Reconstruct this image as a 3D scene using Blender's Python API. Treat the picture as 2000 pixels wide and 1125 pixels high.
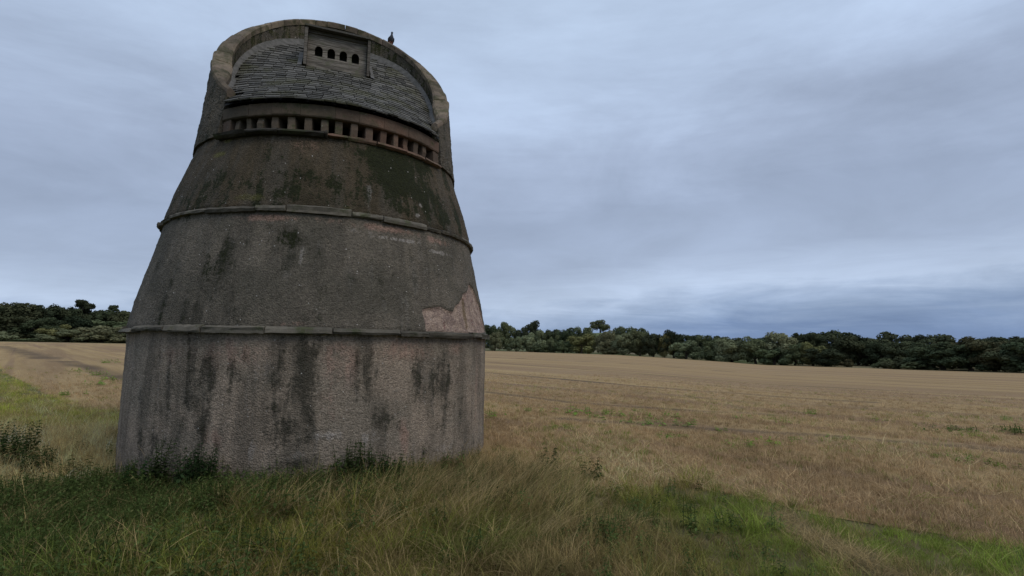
import bpy, bmesh, math, random
import numpy as np
from mathutils import Vector, Matrix, noise

for o in list(bpy.data.objects): bpy.data.objects.remove(o)
SC = bpy.context.scene
COL = SC.collection
rnd = random.Random(7)
rng = np.random.default_rng(7)
PI = math.pi

# ------------------------------------------------------------------ camera
EYE = 1.75                        # eye height over the ground, metres
FPX, PITCH, ROLL = 1015.77, .1109, .0134
cd = bpy.data.cameras.new('camera'); cam = bpy.data.objects.new('camera', cd); COL.objects.link(cam)
cd.sensor_width = 36; cd.lens = FPX / 2000 * 36; cd.clip_start = .05; cd.clip_end = 20000
fw = Vector((0, math.cos(PITCH), math.sin(PITCH))); up0 = Vector((0, -math.sin(PITCH), math.cos(PITCH)))
c_, s_ = math.cos(ROLL), math.sin(ROLL)
ri = Vector((c_, 0, 0)) + s_ * up0; upv = Vector((-s_, 0, 0)) + c_ * up0
M = Matrix((ri, upv, -fw)).transposed().to_4x4(); M.translation = (0, 0, EYE)
cam.matrix_world = M; SC.camera = cam

# ------------------------------------------------------------------ sky and sun
SUN_EL, SUN_AZ = math.radians(48), math.radians(128)   # azimuth clockwise from +Y: behind the camera, to the right
W = bpy.data.worlds.new('World'); SC.world = W; W.use_nodes = True
nt = W.node_tree; nt.nodes.clear()
def N(t, typ, **kw):
    n = t.nodes.new(typ)
    for k, v in kw.items(): setattr(n, k, v)
    return n
def L(t, a, b): t.links.new(a, b)
def math_(t, op, a, b=None, c=None, clamp=False):
    n = N(t, 'ShaderNodeMath', operation=op, use_clamp=clamp)
    for i, v in enumerate((a, b, c)):
        if v is None: continue
        if isinstance(v, (int, float)): n.inputs[i].default_value = v
        else: L(t, v, n.inputs[i])
    return n.outputs[0]
def mixc(t, fac, a, b, mode='MIX'):
    n = N(t, 'ShaderNodeMix', data_type='RGBA', blend_type=mode)
    for i, v in ((0, fac), (6, a), (7, b)):
        if isinstance(v, (int, float)): n.inputs[i].default_value = v
        elif isinstance(v, tuple): n.inputs[i].default_value = (*v, 1)
        else: L(t, v, n.inputs[i])
    return n.outputs[2]
def ramp(t, fac, stops):
    n = N(t, 'ShaderNodeValToRGB'); e = n.color_ramp.elements
    while len(e) < len(stops): e.new(.5)
    for k, (p, c) in enumerate(stops):
        e[k].position = p; e[k].color = (*c, 1) if isinstance(c, tuple) else (c, c, c, 1)
    L(t, fac, n.inputs[0]); return n.outputs[0]
def noise_(t, vec, scale, detail=4, rough=.55, dist=0):
    n = N(t, 'ShaderNodeTexNoise'); n.inputs['Scale'].default_value = scale; n.inputs['Detail'].default_value = detail
    n.inputs['Roughness'].default_value = rough; n.inputs['Distortion'].default_value = dist
    if vec is not None: L(t, vec, n.inputs['Vector'])
    return n.outputs[0]
def maprange(t, v, a, b, lo=0., hi=1.):
    n = N(t, 'ShaderNodeMapRange', interpolation_type='SMOOTHSTEP')
    L(t, v, n.inputs[0])
    for i, q in enumerate((a, b, lo, hi)): n.inputs[i + 1].default_value = q
    return n.outputs[0]
def comb(t, x, y, z):
    n = N(t, 'ShaderNodeCombineXYZ')
    for i, v in enumerate((x, y, z)):
        if isinstance(v, (int, float)): n.inputs[i].default_value = v
        else: L(t, v, n.inputs[i])
    return n.outputs[0]

tc = N(nt, 'ShaderNodeTexCoord'); sep = N(nt, 'ShaderNodeSeparateXYZ'); L(nt, tc.outputs['Generated'], sep.inputs[0])
sx, sy, sz = sep.outputs
zc = math_(nt, 'MAXIMUM', sz, 0.0)
den = math_(nt, 'ADD', zc, .13)
cv = comb(nt, math_(nt, 'DIVIDE', sx, den), math_(nt, 'DIVIDE', sy, den), 0)
cw = comb(nt, math_(nt, 'DIVIDE', sx, math_(nt, 'ADD', zc, .34)), math_(nt, 'DIVIDE', sy, math_(nt, 'ADD', zc, .34)), math_(nt, 'MULTIPLY', sz, 2.2))
n1 = noise_(nt, cw, 1.7, 10, .6, .35)                 # cloud deck
n2 = noise_(nt, cw, .8, 4, .5, .2)                 # broad swell
st = comb(nt, math_(nt, 'MULTIPLY', sx, 2.6), math_(nt, 'MULTIPLY', sy, 2.6), math_(nt, 'MULTIPLY', sz, 22))
n3 = noise_(nt, st, 1.7, 9, .62, .6)                # streaks low over the horizon
e = math_(nt, 'ADD', zc, math_(nt, 'MULTIPLY', math_(nt, 'SUBTRACT', n3, .5), .09))
e = math_(nt, 'ADD', e, math_(nt, 'MULTIPLY', math_(nt, 'SUBTRACT', n1, .5), math_(nt, 'MULTIPLY', zc, .55)))
e = math_(nt, 'ADD', e, maprange(nt, sx, .42, -.1, 0., .052))   # the rain-blue bank sits lower towards the left
e = math_(nt, 'ADD', e, .01)
base = ramp(nt, e, [(0, (0.163, 0.240, 0.424)), (.045, (0.187, 0.275, 0.466)), (.085, (0.298, 0.395, 0.578)), (.135, (0.490, 0.595, 0.779)),
                    (.19, (0.370, 0.450, 0.604)), (.27, (0.336, 0.410, 0.557)), (.38, (0.379, 0.460, 0.620)), (.5, (0.456, 0.560, 0.742)), (.62, (0.490, 0.605, 0.790)), (1, (0.490, 0.605, 0.790))])
mod = math_(nt, 'ADD', .475, math_(nt, 'MULTIPLY', n1, .66)); mod = math_(nt, 'ADD', mod, math_(nt, 'MULTIPLY', n3, .08)); mod = math_(nt, 'ADD', mod, math_(nt, 'MULTIPLY', n2, .36))
cl = N(nt, 'ShaderNodeVectorMath', operation='SCALE'); L(nt, base, cl.inputs[0]); L(nt, math_(nt, 'MULTIPLY', mod, 10.), cl.inputs[3])
sky = N(nt, 'ShaderNodeTexSky', sky_type='NISHITA'); sky.sun_disc = False
sky.sun_elevation = SUN_EL; sky.sun_rotation = SUN_AZ
out = N(nt, 'ShaderNodeOutputWorld'); bg = N(nt, 'ShaderNodeBackground'); bg.inputs[1].default_value = .1
L(nt, mixc(nt, .96, sky.outputs[0], cl.outputs[0]), bg.inputs[0]); L(nt, bg.outputs[0], out.inputs[0])
sl = bpy.data.lights.new('sun', 'SUN'); sl.energy = 1.15; sl.angle = math.radians(35); sl.color = (1, .9, .74)
so = bpy.data.objects.new('sun', sl); COL.objects.link(so)
sd = Vector((math.sin(SUN_AZ) * math.cos(SUN_EL), math.cos(SUN_AZ) * math.cos(SUN_EL), math.sin(SUN_EL)))
so.rotation_euler = (-sd).to_track_quat('-Z', 'Y').to_euler(); so.location = sd * 60
cy = SC.cycles; cy.max_bounces = 4; cy.diffuse_bounces = 3; cy.glossy_bounces = 1; cy.transmission_bounces = 2; cy.transparent_max_bounces = 4; cy.caustics_reflective = cy.caustics_refractive = False
vs = SC.view_settings; vs.view_transform = 'Standard'; vs.look = 'None'; vs.exposure = 0; vs.gamma = 1; vs.use_curve_mapping = False

# ------------------------------------------------------------------ helpers
def ray(px, py):
    a, b = px - 1000, py - 562.5
    X, Y = c_ * a + s_ * b, -s_ * a + c_ * b
    x, u = X / FPX, -Y / FPX
    return np.array([x, math.cos(PITCH) - u * math.sin(PITCH), math.sin(PITCH) + u * math.cos(PITCH)])
def tag(o, label=None, cat=None, group=None, kind=None):
    if label: o['label'] = label
    if cat: o['category'] = cat
    if group: o['group'] = group
    if kind: o['kind'] = kind
    return o
def empty(name, loc=(0, 0, 0), rz=0, parent=None):
    o = bpy.data.objects.new(name, None); COL.objects.link(o); o.location = loc; o.rotation_euler = (0, 0, rz); o.parent = parent
    o.empty_display_size = .2
    return o
def mesh_(name, V, F, mat=None, smooth=False, attrs=None):
    me = bpy.data.meshes.new(name)
    if isinstance(F, np.ndarray) and len(F):
        V = np.asarray(V, np.float32); k = F.shape[1]
        me.vertices.add(len(V)); me.vertices.foreach_set('co', V.ravel())
        me.loops.add(F.size); me.loops.foreach_set('vertex_index', F.ravel().astype(np.int32))
        me.polygons.add(len(F)); me.polygons.foreach_set('loop_start', np.arange(0, F.size, k, dtype=np.int32))
        me.polygons.foreach_set('loop_total', np.full(len(F), k, np.int32)); me.update(calc_edges=True)
    else:
        me.from_pydata([tuple(map(float, v)) for v in V], [], [tuple(map(int, f)) for f in F])
    for k, v in (attrs or {}).items():
        v = np.asarray(v, np.float32)
        if v.ndim == 2: a = me.attributes.new(k, 'FLOAT_COLOR', 'POINT'); a.data.foreach_set('color', v.ravel())
        else: a = me.attributes.new(k, 'FLOAT', 'POINT'); a.data.foreach_set('value', v)
    if smooth: me.polygons.foreach_set('use_smooth', np.ones(len(me.polygons), bool))
    if mat: me.materials.append(mat)
    return me
def obj(name, me, parent=None):
    o = bpy.data.objects.new(name, me); COL.objects.link(o); o.parent = parent; return o
def mk(name, V, F, mat, parent=None, smooth=False, tint=None, attrs=None):
    attrs = dict(attrs or {})
    if tint is not None: attrs['tint'] = np.full(len(V), tint)
    return obj(name, mesh_(name, V, F, mat, smooth, attrs), parent)
def boxv(x0, x1, y0, y1, z0, z1):
    V = [(x0, y0, z0), (x1, y0, z0), (x1, y1, z0), (x0, y1, z0), (x0, y0, z1), (x1, y0, z1), (x1, y1, z1), (x0, y1, z1)]
    return V, [(0, 3, 2, 1), (4, 5, 6, 7), (0, 1, 5, 4), (1, 2, 6, 5), (2, 3, 7, 6), (3, 0, 4, 7)]
def tube(pts, rad, n=6):
    V, F = [], []
    for i, p in enumerate(pts):
        p = Vector(p); d = (Vector(pts[min(i + 1, len(pts) - 1)]) - Vector(pts[max(i - 1, 0)])).normalized()
        a = d.orthogonal().normalized(); b = d.cross(a)
        for k in range(n):
            t = 2 * PI * k / n; V.append(p + rad[i] * (a * math.cos(t) + b * math.sin(t)))
    for i in range(len(pts) - 1):
        for k in range(n):
            F.append((i * n + k, i * n + (k + 1) % n, (i + 1) * n + (k + 1) % n, (i + 1) * n + k))
    F.append(tuple(range(n))[::-1]); F.append(tuple(range((len(pts) - 1) * n, len(pts) * n)))
    return V, F
def bevel(o, w, seg=2):
    m = o.modifiers.new('bevel', 'BEVEL'); m.width = w; m.segments = seg; m.limit_method = 'ANGLE'
def ordinal(k):
    return ['first', 'second', 'third', 'fourth', 'fifth', 'sixth', 'seventh', 'eighth', 'ninth', 'tenth', 'eleventh', 'twelfth', 'thirteenth',
            'fourteenth', 'fifteenth', 'sixteenth', 'seventeenth', 'eighteenth', 'nineteenth', 'twentieth'][k]

# ------------------------------------------------------------------ materials
def mat(name):
    m = bpy.data.materials.new(name); m.use_nodes = True; t = m.node_tree; t.nodes.clear()
    o = N(t, 'ShaderNodeOutputMaterial'); b = N(t, 'ShaderNodeBsdfPrincipled'); L(t, b.outputs[0], o.inputs[0])
    b.inputs['Roughness'].default_value = .9; b.inputs['Specular IOR Level'].default_value = .2
    return m, t, b
def attr(t, name, inst=False):
    n = N(t, 'ShaderNodeAttribute', attribute_name=name)
    if inst: n.attribute_type = 'INSTANCER'
    return n
def bump(t, b, h, dist, strength=1.):
    n = N(t, 'ShaderNodeBump'); n.inputs['Distance'].default_value = dist; n.inputs['Strength'].default_value = strength
    L(t, h, n.inputs['Height']); L(t, n.outputs[0], b.inputs['Normal'])
def objc(t): return N(t, 'ShaderNodeTexCoord').outputs['Object']
def scaled(t, v, s):
    n = N(t, 'ShaderNodeMapping'); n.inputs['Scale'].default_value = s; L(t, v, n.inputs[0]); return n.outputs[0]

def stone_mat(name, a, b_, moss=(.05, .055, .025), mossy=.3, rough_scale=14, bumpd=.012):
    m, t, b = mat(name); v = objc(t)
    n1 = noise_(t, v, 2.2, 5); n2 = noise_(t, v, rough_scale, 6, .65); n3 = noise_(t, v, 70, 3, .6)
    c = mixc(t, maprange(t, n1, .35, .65), a, b_)
    c = mixc(t, math_(t, 'MULTIPLY', maprange(t, noise_(t, v, 4.5, 5, .65), .62 - mossy * .25, .74 - mossy * .15), .85), c, moss)
    lich = maprange(t, noise_(t, v, 18, 4, .6), .66, .72)
    c = mixc(t, math_(t, 'MULTIPLY', lich, .35), c, (.34, .33, .28))
    tn = attr(t, 'tint').outputs['Fac']
    k = math_(t, 'MULTIPLY', math_(t, 'ADD', .55, math_(t, 'MULTIPLY', n2, .9)), math_(t, 'ADD', .65, math_(t, 'MULTIPLY', tn, .7)))
    c2 = N(t, 'ShaderNodeVectorMath', operation='SCALE'); L(t, c, c2.inputs[0]); L(t, k, c2.inputs[3])
    L(t, c2.outputs[0], b.inputs['Base Color'])
    bump(t, b, math_(t, 'ADD', n2, math_(t, 'MULTIPLY', n3, .35)), bumpd)
    return m

def harl_mat():
    m, t, b = mat('harling'); v = objc(t)
    s = N(t, 'ShaderNodeSeparateXYZ'); L(t, v, s.inputs[0])
    ang = math_(t, 'ARCTAN2', s.outputs[0], math_(t, 'MULTIPLY', s.outputs[1], -1))
    su = comb(t, math_(t, 'MULTIPLY', ang, 2.7), math_(t, 'MULTIPLY', s.outputs[2], .16), 0)
    streak = noise_(t, su, 2.6, 5, .6, .15); streak2 = noise_(t, su, 7.5, 4, .6, .1)
    big = noise_(t, v, 1.3, 5, .6); mid = noise_(t, v, 5.5, 5, .65); fine = noise_(t, v, 26, 4, .7)
    vo = N(t, 'ShaderNodeTexVoronoi'); vo.inputs['Scale'].default_value = 52; L(t, v, vo.inputs['Vector'])
    vo2 = N(t, 'ShaderNodeTexVoronoi'); vo2.inputs['Scale'].default_value = 33; L(t, v, vo2.inputs['Vector'])
    A = {k: attr(t, k).outputs['Fac'] for k in ('dark', 'moss', 'pink', 'pale', 'lichen', 'bare', 'stage')}
    runs = math_(t, 'ADD', math_(t, 'MULTIPLY', streak2, .4), math_(t, 'ADD', math_(t, 'MULTIPLY', fine, .3), math_(t, 'MULTIPLY', mid, .3)))
    runs = maprange(t, runs, .38, .62)
    def msk(k, lo=.35, hi=.65, amp=.7, src=mid):
        return maprange(t, math_(t, 'ADD', A[k], math_(t, 'MULTIPLY', math_(t, 'SUBTRACT', src, .5), amp)), lo, hi)
    # stage 0: pinkish pale render; 1: grey harl; 2: dark, mossy harl; 3: parapet
    c0 = mixc(t, maprange(t, big, .38, .62), (.325, .258, .195), (.25, .208, .16))
    c1 = mixc(t, maprange(t, big, .38, .62), (.158, .134, .104), (.108, .095, .073))
    c2 = mixc(t, maprange(t, big, .38, .62), (.088, .066, .041), (.052, .041, .024))
    c = mixc(t, maprange(t, A['stage'], .4, .6), c0, c1); c = mixc(t, maprange(t, A['stage'], 1.4, 1.6), c, c2)
    c = mixc(t, math_(t, 'MULTIPLY', maprange(t, streak, .42, .64), .62), c, (.085, .074, .058))
    c = mixc(t, math_(t, 'MULTIPLY', maprange(t, streak2, .55, .72), .28), c, (.3, .27, .245))
    c = mixc(t, math_(t, 'MULTIPLY', msk('pink', .3, .9, .6, runs), .6), c, (.36, .22, .17))
    c = mixc(t, math_(t, 'MULTIPLY', msk('pale', .42, .85, .7, runs), .55), c, (.42, .38, .345))
    c = mixc(t, math_(t, 'MULTIPLY', msk('dark', .24, .9, .85, runs), .88), c, (.05, .045, .033))
    c = mixc(t, math_(t, 'MULTIPLY', msk('moss', .27, .66, .95, runs), .94), c, (.017, .020, .006))
    c = mixc(t, math_(t, 'MULTIPLY', msk('lichen', .35, .8), .6), c, (.14, .13, .038))
    # fallen render: bare masonry with lime mortar
    bm = maprange(t, math_(t, 'ADD', A['bare'], math_(t, 'MULTIPLY', math_(t, 'SUBTRACT', fine, .5), .5)), .45, .55)
    bc = mixc(t, maprange(t, mid, .42, .6), (.385, .285, .225), (.275, .20, .165))
    bc = mixc(t, math_(t, 'MULTIPLY', maprange(t, noise_(t, v, 9, 4, .6), .6, .68), .7), bc, (.24, .115, .10))
    bc = mixc(t, math_(t, 'MULTIPLY', msk('moss', .4, .7), .75), bc, (.15, .105, .055))
    c = mixc(t, bm, c, bc)
    # roughcast pebbles: single stones lighter or darker
    peb = N(t, 'ShaderNodeSeparateColor'); L(t, vo.outputs['Color'], peb.inputs[0])
    k = math_(t, 'ADD', .68, math_(t, 'MULTIPLY', peb.outputs[0], .5)); k = math_(t, 'MULTIPLY', k, math_(t, 'ADD', .58, math_(t, 'MULTIPLY', fine, .86)))
    peb2 = N(t, 'ShaderNodeSeparateColor'); L(t, vo2.outputs['Color'], peb2.inputs[0])
    spark = math_(t, 'MULTIPLY', maprange(t, peb2.outputs[1], .982, .988), maprange(t, vo2.outputs['Distance'], .32, .22))
    c3 = N(t, 'ShaderNodeVectorMath', operation='SCALE'); L(t, c, c3.inputs[0]); L(t, k, c3.inputs[3])
    c = mixc(t, math_(t, 'MULTIPLY', spark, .8), c3.outputs[0], (.5, .47, .43))
    L(t, c, b.inputs['Base Color'])
    hgt = math_(t, 'ADD', math_(t, 'MULTIPLY', math_(t, 'SUBTRACT', 1, vo.outputs['Distance']), .5), math_(t, 'MULTIPLY', fine, .9))
    hgt = math_(t, 'ADD', hgt, math_(t, 'MULTIPLY', mid, .8))
    bump(t, b, hgt, .024)
    return m
HARL = harl_mat()
RING = stone_mat('ledge_stone', (.13, .115, .09), (.088, .078, .062), mossy=.45)
COPE = stone_mat('coping_stone', (.20, .155, .105), (.15, .115, .085), moss=(.062, .058, .028), mossy=.75)
REDS = stone_mat('red_sandstone', (.135, .082, .058), (.098, .072, .054), mossy=.3)
DARKLEDGE = stone_mat('dark_ledge', (.055, .048, .038), (.036, .032, .027), mossy=.5)
BROWNS = stone_mat('brown_sandstone', (.13, .098, .07), (.09, .072, .052), mossy=.4)

def slate_mat():
    m, t, b = mat('slate'); v = objc(t); tn = attr(t, 'tint').outputs['Fac']
    c = mixc(t, tn, (.05, .046, .039), (.15, .14, .124))
    c = mixc(t, math_(t, 'MULTIPLY', maprange(t, noise_(t, v, 1.6, 4, .6), .48, .66), .65), c, (.082, .078, .036))
    c = mixc(t, math_(t, 'MULTIPLY', maprange(t, noise_(t, v, 22, 4, .6), .55, .7), .5), c, (.22, .22, .21))
    L(t, c, b.inputs['Base Color']); b.inputs['Roughness'].default_value = .8; b.inputs['Specular IOR Level'].default_value = .15
    bump(t, b, noise_(t, v, 45, 4, .6), .006)
    return m
SLATE = slate_mat()
def wood_mat():
    m, t, b = mat('weathered_wood'); v = objc(t); g = scaled(t, v, (2.2, 8, 38))
    n1 = noise_(t, g, 1.5, 5, .65, .6); tn = attr(t, 'tint').outputs['Fac']
    c = mixc(t, maprange(t, n1, .35, .68), (.075, .065, .054), (.24, .212, .18))
    c = mixc(t, math_(t, 'MULTIPLY', maprange(t, noise_(t, v, 7, 4), .52, .66), .5), c, (.11, .115, .07))
    k = math_(t, 'ADD', .5, math_(t, 'MULTIPLY', tn, .8))
    c2 = N(t, 'ShaderNodeVectorMath', operation='SCALE'); L(t, c, c2.inputs[0]); L(t, k, c2.inputs[3])
    L(t, c2.outputs[0], b.inputs['Base Color']); bump(t, b, n1, .006)
    return m
WOOD = wood_mat()
def plain(name, a, b_, sc=8, rough=.9, bd=.005):
    m, t, b = mat(name); v = objc(t); n = noise_(t, v, sc, 5, .6)
    L(t, mixc(t, maprange(t, n, .35, .65), a, b_), b.inputs['Base Color']); b.inputs['Roughness'].default_value = rough; bump(t, b, n, bd)
    return m
LEAD = plain('lead_fillet', (.14, .13, .118), (.085, .08, .07), 9, .7)
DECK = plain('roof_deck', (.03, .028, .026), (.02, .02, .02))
BARK = plain('bark', (.075, .06, .045), (.045, .037, .03), 3, .95, .02)

def leafy(name, trans=.3, inst=False, straw=None, var=.8):
    """foliage: per-thing colour from the object (or the instance), varied leaf by leaf"""
    m = bpy.data.materials.new(name); m.use_nodes = True; t = m.node_tree; t.nodes.clear()
    o = N(t, 'ShaderNodeOutputMaterial')
    col = attr(t, 'col', True).outputs['Color'] if inst else N(t, 'ShaderNodeObjectInfo').outputs['Color']
    r = attr(t, 'rnd').outputs['Fac']
    if straw: col = mixc(t, math_(t, 'MULTIPLY', maprange(t, r, .8, .95), .7), col, straw)
    s = N(t, 'ShaderNodeVectorMath', operation='SCALE'); L(t, col, s.inputs[0]); L(t, math_(t, 'ADD', 1 - var / 2, math_(t, 'MULTIPLY', r, var)), s.inputs[3])
    d = N(t, 'ShaderNodeBsdfDiffuse'); tr = N(t, 'ShaderNodeBsdfTranslucent'); mx = N(t, 'ShaderNodeMixShader'); mx.inputs[0].default_value = trans
    L(t, s.outputs[0], d.inputs[0]); L(t, s.outputs[0], tr.inputs[0]); L(t, d.outputs[0], mx.inputs[1]); L(t, tr.outputs[0], mx.inputs[2]); L(t, mx.outputs[0], o.inputs[0])
    return m
LEAF = leafy('tree_leaves', .2, var=.55)
GRASSM = leafy('grass_blades', .3, True, (.30, .215, .11))
STRAWM = leafy('straw_stalks', .25, True)
WEEDM = leafy('weed_leaves', .3)

# ------------------------------------------------------------------ terrain
def dirpx(px, py):
    d = ray(px, py); return math.atan2(d[0], d[1]), d[2] / math.hypot(d[0], d[1])
EDGE = [(-700, 662, 320), (0, 667, 300), (240, 671, 300), (600, 678, 290), (960, 685.5, 280), (1200, 693, 250), (1500, 713, 220), (1800, 723, 195), (2000, 729, 180), (2700, 752, 160)]
EAZ = np.array([dirpx(a, b)[0] for a, b, c in EDGE]); ETAN = np.array([dirpx(a, b)[1] for a, b, c in EDGE]); EDI = np.array([c for a, b, c in EDGE], float)
EZ = ETAN * EDI
HAZ, HT = dirpx(1190, 648)
def terrain(x, y):
    x = np.asarray(x, float); y = np.asarray(y, float)
    az = np.arctan2(x, y); d = np.hypot(x, y)
    de = np.interp(az, EAZ, EDI); ze = np.interp(az, EAZ, EZ)
    w = np.clip((np.pi * .8 - np.abs(az)) / (np.pi * .3), 0, 1); ze = -EYE + (ze + EYE) * w
    k = np.clip((d - 10) / (de - 10), 0, 1)
    z = -EYE + (ze + EYE) * k
    z = z + np.clip((d - de) / 120, 0, 1) * 5 * np.clip((-.2 - az) / .3, 0, 1) * w        # wooded rise on the far side, left
    z = z + HT * 640 * 1.12 * np.exp(-((az - HAZ) / .16) ** 2 - ((d - 640) / 130) ** 2)     # low ridge behind the trees
    near = np.exp(-(d / 14) ** 2)
    z = z + near * (.05 * np.sin(x * .9 + 1) * np.sin(y * .8) + .025 * np.sin(x * 2.3) * np.sin(y * 2.9 + 2))
    tx, ty = x + 3.36, y - 9.42
    z = z - .06 * np.exp(-((np.hypot(tx, ty) - 3.2) / 1.2) ** 2)
    return z + EYE
def hit(px, py, lift=0.):
    d = ray(px, py); lo = 1.; t = lo
    while t < 3000:
        if EYE + d[2] * t < terrain(d[0] * t, d[1] * t) + lift: break
        t *= 1.01
    a, b = t / 1.01, t
    for _ in range(20):
        c = (a + b) / 2
        if EYE + d[2] * c < terrain(d[0] * c, d[1] * c) + lift: b = c
        else: a = c
    return np.array([d[0] * b, d[1] * b])
def in_poly(x, y, P):
    r = np.zeros(np.shape(x), bool); n = len(P)
    for i in range(n):
        x0, y0 = P[i]; x1, y1 = P[(i + 1) % n]
        if y0 == y1: continue
        c = ((y0 > y) != (y1 > y)) & (x < (x1 - x0) * (y - y0) / (y1 - y0) + x0); r ^= c
    return r
def polydist(x, y, P):
    d = np.full(np.shape(x), 1e9)
    for (x0, y0), (x1, y1) in zip(P[:-1], P[1:]):
        dx, dy = x1 - x0, y1 - y0; t = np.clip(((x - x0) * dx + (y - y0) * dy) / (dx * dx + dy * dy), 0, 1)
        d = np.minimum(d, np.hypot(x - x0 - t * dx, y - y0 - t * dy))
    return d
leftb = [tuple(hit(a, b, .04)) for a, b in [(0, 726), (48, 747), (91, 771), (130, 788), (169, 796), (233, 802)]]
rightb = [tuple(hit(a, b, .25)) for a, b in [(950, 880), (1055, 897), (1125, 920), (1195, 930)]] + \
         [tuple(hit(a, b, .06)) for a, b in [(1311, 941), (1396, 952), (1470, 968), (1523, 978), (1602, 1000), (1682, 1010), (1788, 1029), (1894, 1047), (2000, 1063)]]
BOUND = [(-150, 150)] + leftb + [(-6.5, 13.2), (-3., 13.0), (-1.0, 10.)] + rightb + [(7.5, 3.2), (40, -8), (300, -120)]
FIELD = BOUND + [(600, 100), (500, 600), (-500, 600), (-300, 300)]
def in_field(x, y):
    return in_poly(x, y, FIELD) & (np.hypot(x, y) < np.interp(np.arctan2(x, y), EAZ, EDI))
RUTS = [([(951, 766), (1099, 785), (1258, 797), (1364, 803), (1500, 810)], .22, .75), ([(1104, 818), (1205, 826), (1380, 838), (1576, 849), (1735, 862), (1841, 870), (2000, 884)], .24, 1.),
        ([(953, 708), (1210, 727), (1480, 749), (1622, 757), (1900, 772)], .6, .6), ([(953, 728), (1089, 740), (1237, 754), (1480, 772), (1700, 786)], .42, .85),
        ([(0, 675), (45, 688), (90, 701)], 1.0, .8), ([(125, 706), (180, 719), (245, 740)], .6, .8), ([(953, 697), (1300, 716), (1700, 742), (2000, 757)], .7, .35), ([(1000, 752), (1400, 780), (2000, 815)], .5, .35)]
RUTW = [([tuple(hit(a, b)) for a, b in pts], w, s) for pts, w, s in RUTS]

def polar_mesh():
    azs = np.radians(np.concatenate([np.arange(-58, 58.01, .2), np.arange(60, 301, 3)]))
    rs = np.concatenate([[.35], np.exp(np.arange(math.log(.6), math.log(4), .03)), np.exp(np.arange(math.log(4), math.log(60), .012)), np.exp(np.arange(math.log(60), math.log(6000), .06))])
    A, R = np.meshgrid(azs, rs); x, y = np.sin(A) * R, np.cos(A) * R
    n, k = len(azs), len(rs)
    i = np.arange(k - 1)[:, None] * n; j = np.arange(n)[None]; jn = (np.arange(n)[None] + 1) % n
    F = np.stack([i + j, i + n + j, i + n + jn, i + jn], -1).reshape(-1, 4)[:, ::-1]
    return x.ravel(), y.ravel(), F
def ground_mat():
    m, t, b = mat('verge_soil'); v = objc(t)
    c = mixc(t, maprange(t, noise_(t, v, .9, 5), .4, .6), (.15, .125, .06), (.19, .15, .075))
    c = mixc(t, maprange(t, noise_(t, v, .02, 4), .4, .6), c, (.09, .115, .035))
    L(t, c, b.inputs['Base Color']); bump(t, b, noise_(t, v, 25, 5, .7), .04)
    return m
def field_mat():
    m, t, b = mat('stubble_soil'); v = objc(t)
    rot = N(t, 'ShaderNodeMapping'); rot.inputs['Rotation'].default_value = (0, 0, math.radians(47)); L(t, v, rot.inputs[0])
    st = scaled(t, rot.outputs[0], (.05, 1, 1))
    row = noise_(t, st, 1.1, 6, .6); row2 = noise_(t, st, .22, 5, .6); row3 = noise_(t, st, 5.5, 3, .6)
    big = noise_(t, v, .035, 4); mid = noise_(t, v, .5, 6, .65); fine = noise_(t, v, 9, 6, .75)
    c = mixc(t, maprange(t, row, .36, .64), (.385, .262, .118), (.315, .207, .09))
    c = mixc(t, math_(t, 'MULTIPLY', maprange(t, row2, .47, .6), .6), c, (.21, .13, .068))
    c = mixc(t, math_(t, 'MULTIPLY', maprange(t, row3, .5, .7), .28), c, (.39, .275, .155))
    row4 = noise_(t, scaled(t, rot.outputs[0], (.006, 1, 1)), .55, 3, .6)
    c = mixc(t, math_(t, 'MULTIPLY', maprange(t, row4, .52, .58), .62), c, (.24, .15, .085))
    c = mixc(t, math_(t, 'MULTIPLY', maprange(t, big, .5, .66), .3), c, (.38, .265, .145))
    c = mixc(t, math_(t, 'MULTIPLY', maprange(t, mid, .56, .72), .3), c, (.26, .17, .10))
    c = mixc(t, math_(t, 'MULTIPLY', maprange(t, noise_(t, v, .33, 6, .7), .62, .7), .35), c, (.15, .15, .055))
    c = mixc(t, math_(t, 'MULTIPLY', attr(t, 'rut').outputs['Fac'], maprange(t, noise_(t, v, 4, 6, .75), .2, .48)), c, (.08, .052, .03))
    k = math_(t, 'ADD', .55, math_(t, 'MULTIPLY', fine, .9))
    c2 = N(t, 'ShaderNodeVectorMath', operation='SCALE'); L(t, c, c2.inputs[0]); L(t, k, c2.inputs[3])
    L(t, c2.outputs[0], b.inputs['Base Color']); bump(t, b, noise_(t, v, 14, 5, .75), .05)
    return m
gx, gy, gF = polar_mesh(); gz = terrain(gx, gy)
ground = mk('ground', np.stack([gx, gy, gz], -1), gF, ground_mat(), smooth=True)
tag(ground, kind='structure')
fi = in_field(gx, gy); keep = fi[gF].all(1); F2 = gF[keep]; used = np.unique(F2); remap = np.zeros(len(gx), int); remap[used] = np.arange(len(used))
rut = np.zeros(len(used)); ux, uy, uz = gx[used], gy[used], gz[used] + .008
for pts, w, s in RUTW:
    d = polydist(ux, uy, pts); wob = w * (1 + .22 * np.sin(ux * 3.1 + uy * 2.3))
    brk = np.clip(.62 + .75 * np.sin(ux * .61 + 1.3 * np.sin(uy * .37)) * np.sin(uy * .43 + ux * .21), .6, 1); m_ = np.clip(1.6 - d / wob, 0, 1) * s * brk; rut = np.maximum(rut, m_)
uz = uz - .003 * np.clip(rut, 0, 1)
field = mk('stubble_field', np.stack([ux, uy, uz], -1), remap[F2], field_mat(), smooth=True, attrs={'rut': rut})
tag(field, kind='structure')

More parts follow.
